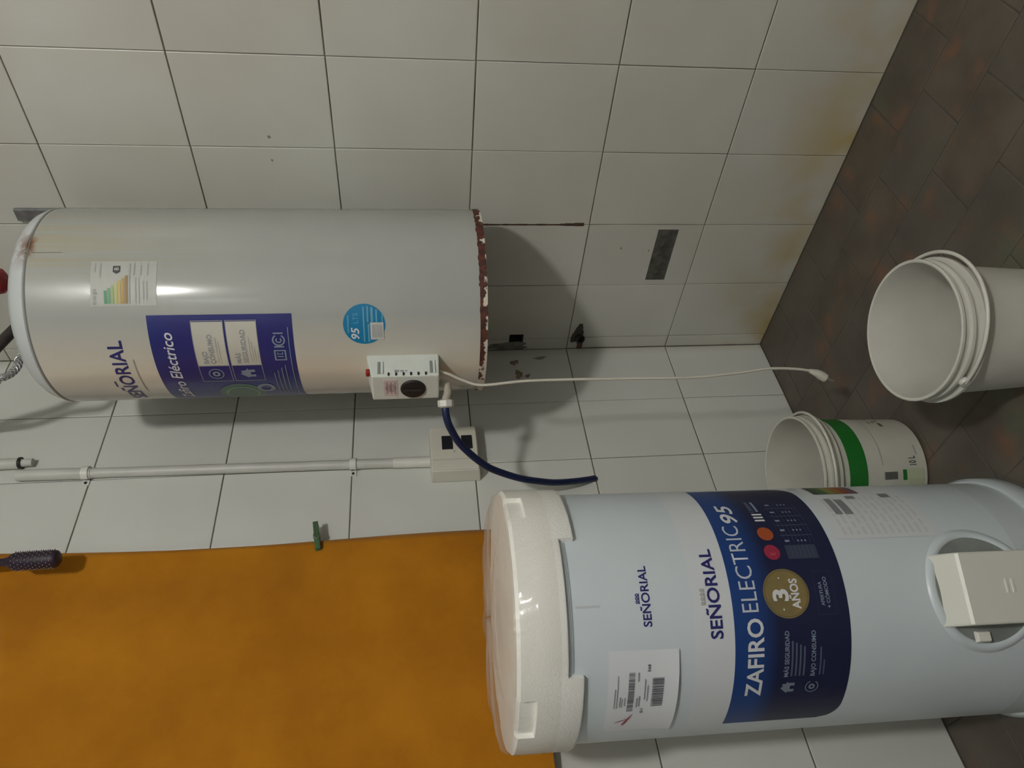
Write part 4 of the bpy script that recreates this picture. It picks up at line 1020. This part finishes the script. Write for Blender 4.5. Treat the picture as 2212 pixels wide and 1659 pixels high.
# comparison table
tb = patch(MB(), RT-0.0002, 263.8, 270.5, 0.443, 0.492).build('table_panel', mat('table_blue_print', (0.035, 0.047, 0.085), 0.5), band)
for k in range(9):
    a = 272.6+2.9*k; g = MB()
    if k % 2 == 0:
        for q in range(3): cyl_disc(g, RT, a, 0.4665-0.0058*q, 0.0016, 8)
        patch(g, RT, a-0.5, a+0.5, 0.481, 0.488); g.build('table_marks', M_PALEPRINT, band)
    else:
        patch(g, RT, a-0.15, a+0.15, 0.441, 0.492); g.build('table_line', M_DIMPRINT, band)
g = MB()
for k in range(8): patch(g, RT, 271.2, 297, 0.4405+0.0066*k, 0.4412+0.0066*k)
for k in range(6): patch(g, RT, 264.6, 270, 0.449+0.0066*k, 0.451+0.0066*k)
g.build('fine_print', mat('dim_line_print', (0.05, 0.065, 0.105), 0.5), band)
# shipping label, lower corner lifted
sl = MB(); vs = []
n, mz = 18, 5
for i in range(n+1):
    a = 186.5+(229.3-186.5)*i/n
    for j in range(mz+1):
        z = 0.679+0.003*math.sin(i/n*3)*0+(0.781-0.679)*j/mz
        lift = 0.0045*max(0.0, 1-j/1.6)*(0.45+0.55*math.sin(PI*i/n)) if True else 0
        vs.append(cylp(RN+0.0004+lift, a, z))
slo = sl.add(vs, [(i*(mz+1)+j, (i+1)*(mz+1)+j, (i+1)*(mz+1)+j+1, i*(mz+1)+j+1) for i in range(n) for j in range(mz)]).build('shipping_label', M_PAPERB, newh, smooth=60)
slo['label'] = 'white paper shipping label with barcodes and a red cross'
RS = RN+0.0010
rr = random.Random(5)
def bars(a0, a1, z0, z1, name, m, off=0.0):
    g = MB(); a = a0
    while a < a1:
        w = rr.choice([0.14, 0.2, 0.3, 0.45]); patch(g, RS+off, a, min(a+w, a1), z0, z1, 1); a += w+rr.choice([0.10, 0.16, 0.28])
    return g.build(name, m, slo)
M_BAR = mat('barcode_ink', (0.10, 0.11, 0.12), 0.6)
bars(200.8, 220.0, 0.7425, 0.7515, 'barcode', M_BAR)
bars(203.8, 217.8, 0.7005, 0.7175, 'barcode', M_BAR, 0.0022)
g = MB()
for (a0, a1, z, h) in ((203, 219, 0.7665, .0012), (203, 213, 0.770, .0012), (203.5, 208, 0.759, .0012), (203.5, 209, 0.762, .0012), (204, 208.5, 0.755, .0012), (216, 220, 0.7365, .0018), (203, 208, 0.737, .0018), (203.5, 209, 0.7335, .0018), (207, 217, 0.7265, .0015), (206, 214, 0.7225, .0013)): patch(g, RS+0.0004, a0, a1, z, z+h)
g.build('fine_print', mat('label_fine_ink', (0.27, 0.28, 0.30), 0.6), slo)
cyl_text('lettering', '568', RS+0.0006, 220.2, 0.7205, 0.004, M_BAR, slo, a1=223.4, bold=0.02)
cyl_text('lettering', '01', RS+0.0006, 199.6, 0.7275, 0.004, M_BAR, slo, a1=202.2, bold=0.02)
g = MB()
def stroke(g, p, q, w):
    a0, z0 = p; a1, z1 = q; n_ = 6; dx = Rq = RS*R_(a1-a0); dz_ = z1-z0; L_ = math.hypot(dx, dz_); nx, nz_ = -dz_/L_, dx/L_
    vs = []
    for i in range(n_+1):
        t = i/n_; ww = w*(0.5+math.sin(PI*min(1, t+0.15)))*0.7
        for s_ in (-1, 1): vs.append(cylp(RS+0.0008, a0+(a1-a0)*t+math.degrees(s_*nx*ww/RS), z0+dz_*t+s_*nz_*ww))
    g.add(vs, [(2*i, 2*i+2, 2*i+3, 2*i+1) for i in range(n_)])
stroke(g, (192.0, 0.7545), (199.0, 0.7425), 0.0014); stroke(g, (194.0, 0.7660), (196.8, 0.7425), 0.0007)
g.build('red_cross', M_REDPEN, slo)['label'] = 'hand drawn red cross'
# data plate with energy strip, towards the wall side
sp_ = patch(MB(), RN+0.0003, 272.5, 322, 0.232, 0.402, 18).build('data_label', mat('data_label_paper', (0.60, 0.625, 0.65), 0.5), newh, smooth=60)
sp_['label'] = 'pale technical data sticker with fine print'
g = MB(); rr = random.Random(3)
for k in range(13):
    z = 0.245+0.0115*k
    a = 274.5
    while a < 300:
        w = rr.uniform(2, 7); patch(g, RN+0.0009, a, min(a+w, 301), z, z+0.004); a += w+rr.uniform(0.6, 2)
g.build('fine_print', mat('data_fine_ink', (0.52, 0.545, 0.575), 0.6), sp_)
for (a0, a1, z0, z1) in ((287, 300, 0.368, 0.380), (287, 299, 0.350, 0.364), (299.5, 302.5, 0.322, 0.338), (300, 304, 0.258, 0.276)):
    patch(MB(), RN+0.0012, a0, a1, z0, z1).build('printed_mark', mat('data_grey_ink', (0.20, 0.21, 0.23), 0.6), sp_)
for k, c in enumerate([(0.05, 0.07, 0.05), (0.07, 0.14, 0.05), (0.22, 0.24, 0.06), (0.28, 0.13, 0.04), (0.25, 0.07, 0.03), (0.15, 0.10, 0.13)]):
    patch(MB(), RN+0.0012, 305.5, 318, 0.385-0.0135*(k+1), 0.385-0.0135*k).build('colour_strip', mat('strip_%d' % k, c, 0.5), sp_)

# --- round flange with the terminal cover
fa, fz, fr_ = 247.3, 0.192, 0.0865
def flp(u_, v_, w_):        # u along the circumference, v up, w out
    a = fa; base = cylp(NR, a, 0)
    t = Vector((-math.sin(R_(a)), math.cos(R_(a)), 0)); nrm = Vector((math.cos(R_(a)), math.sin(R_(a)), 0))
    return Vector((0, 0, fz+v_))+t*u_+nrm*w_
MF = Matrix((flp(1, 0, 0)-flp(0, 0, 0), flp(0, 1, 0)-flp(0, 0, 0), flp(0, 0, 1)-flp(0, 0, 0))).transposed()
fc_ = Vector(flp(0, 0, 0))
def cyl_w(x, off): return math.sqrt(max((NR+off)**2-x*x, 0))
# saddle-shaped raised ring hugging the cylinder
mb = MB(); vs = []; SEG = 72
rp = [(fr_+0.006, 0.0002), (fr_+0.004, 0.0022), (fr_+0.001, 0.0042), (fr_-0.004, 0.0046), (fr_-0.008, 0.0016)]
for (rad, off) in rp:
    for k in range(SEG):
        t = 2*PI*k/SEG; x, y = rad*math.cos(t), rad*math.sin(t)
        vs.append(flp(x, y, cyl_w(x, off)))
mb.add(vs, [(j*SEG+k, j*SEG+(k+1) % SEG, (j+1)*SEG+(k+1) % SEG, (j+1)*SEG+k) for j in range(len(rp)-1) for k in range(SEG)])
fla = mb.build('flange_ring', M_NEW, newh, smooth=60); fla['label'] = 'raised round rim of the service opening'
# dished plate inside the ring, darker steel
mb = MB(); vs = [flp(0, 0, cyl_w(0, -0.004))]; rq = [0.02, 0.04, 0.06, fr_-0.010, fr_-0.0075]
for rad in rq:
    for k in range(SEG):
        t = 2*PI*k/SEG; x, y = rad*math.cos(t), rad*math.sin(t)
        vs.append(flp(x, y, cyl_w(x, 0.0010 if rad < fr_-0.008 else 0.0018)))
mb.add(vs, [(0, 1+k, 1+(k+1) % SEG) for k in range(SEG)]+[(1+j*SEG+k, 1+j*SEG+(k+1) % SEG, 1+(j+1)*SEG+(k+1) % SEG, 1+(j+1)*SEG+k) for j in range(len(rq)-1) for k in range(SEG)])
mb.build('flange_plate', mat('flange_steel', (0.23, 0.25, 0.24), 0.5, var=0.2, vscale=30), fla, smooth=60)
# terminal cover: bevelled block
def hx(mb, bot, top):
    mb.add(bot+top, [(3, 2, 1, 0), (4, 5, 6, 7), (0, 1, 5, 4), (1, 2, 6, 5), (2, 3, 7, 6), (3, 0, 4, 7)]); return mb
w0 = NR-0.012; w1_ = NR+0.034; hw, ht, hb_ = 0.053, 0.080, -0.075
tc = hx(MB(), [flp(-hw, hb_, w0), flp(hw, hb_, w0), flp(hw, ht, w0), flp(-hw, ht, w0)], [flp(-hw+0.001, hb_+0.004, w1_), flp(hw-0.001, hb_+0.004, w1_), flp(hw-0.001, ht-0.024, w1_), flp(-hw+0.001, ht-0.024, w1_)]).build('terminal_cover', mat('terminal_cover_plastic', (0.66, 0.665, 0.60), 0.45), newh, bevel=0.003)
tc['label'] = 'white plastic terminal cover'
mb = MB(); mb.add([flp(-hw+0.003, ht-0.0245, w1_+0.0012), flp(hw-0.003, ht-0.0245, w1_+0.0012), flp(hw-0.003, ht-0.0205, w1_-0.002), flp(-hw+0.003, ht-0.0205, w1_-0.002)], [(0, 1, 2, 3)]); mb.build('edge_line', M_WHITEPL, tc)
for q in (0.0, 0.010):
    hx(MB(), [flp(-0.009, -0.012-q, w1_-0.001), flp(0.011, -0.012-q, w1_-0.001), flp(0.011, -0.008-q, w1_-0.001), flp(-0.009, -0.008-q, w1_-0.001)], [flp(-0.009, -0.0115-q, w1_+0.002), flp(0.011, -0.0115-q, w1_+0.002), flp(0.011, -0.0085-q, w1_+0.002), flp(-0.009, -0.0085-q, w1_+0.002)]).build('ridge', M_WHITEPL, tc)
hx(MB(), [flp(-0.077, 0.004, w0+0.002), flp(-0.060, 0.004, w0+0.002), flp(-0.060, 0.028, w0+0.002), flp(-0.077, 0.028, w0+0.002)], [flp(-0.075, 0.006, NR-0.003), flp(-0.062, 0.006, NR-0.003), flp(-0.062, 0.026, NR-0.003), flp(-0.075, 0.026, NR-0.003)]).build('side_clip', M_WHITEPL, fla, bevel=0.001)

for o in bpy.data.objects:
    if o.type == 'MESH' and o.name.split('.')[0] in ('fine_print', 'seal_dots', 'table_marks', 'barcode_bars', 'barcode', 'heating_bars', 'sticker_print', 'panel_frame', 'badge_frame', 'certification_mark', 'crown_mark', 'braid_wires', 'hem'):
        o['kind'] = 'stuff'
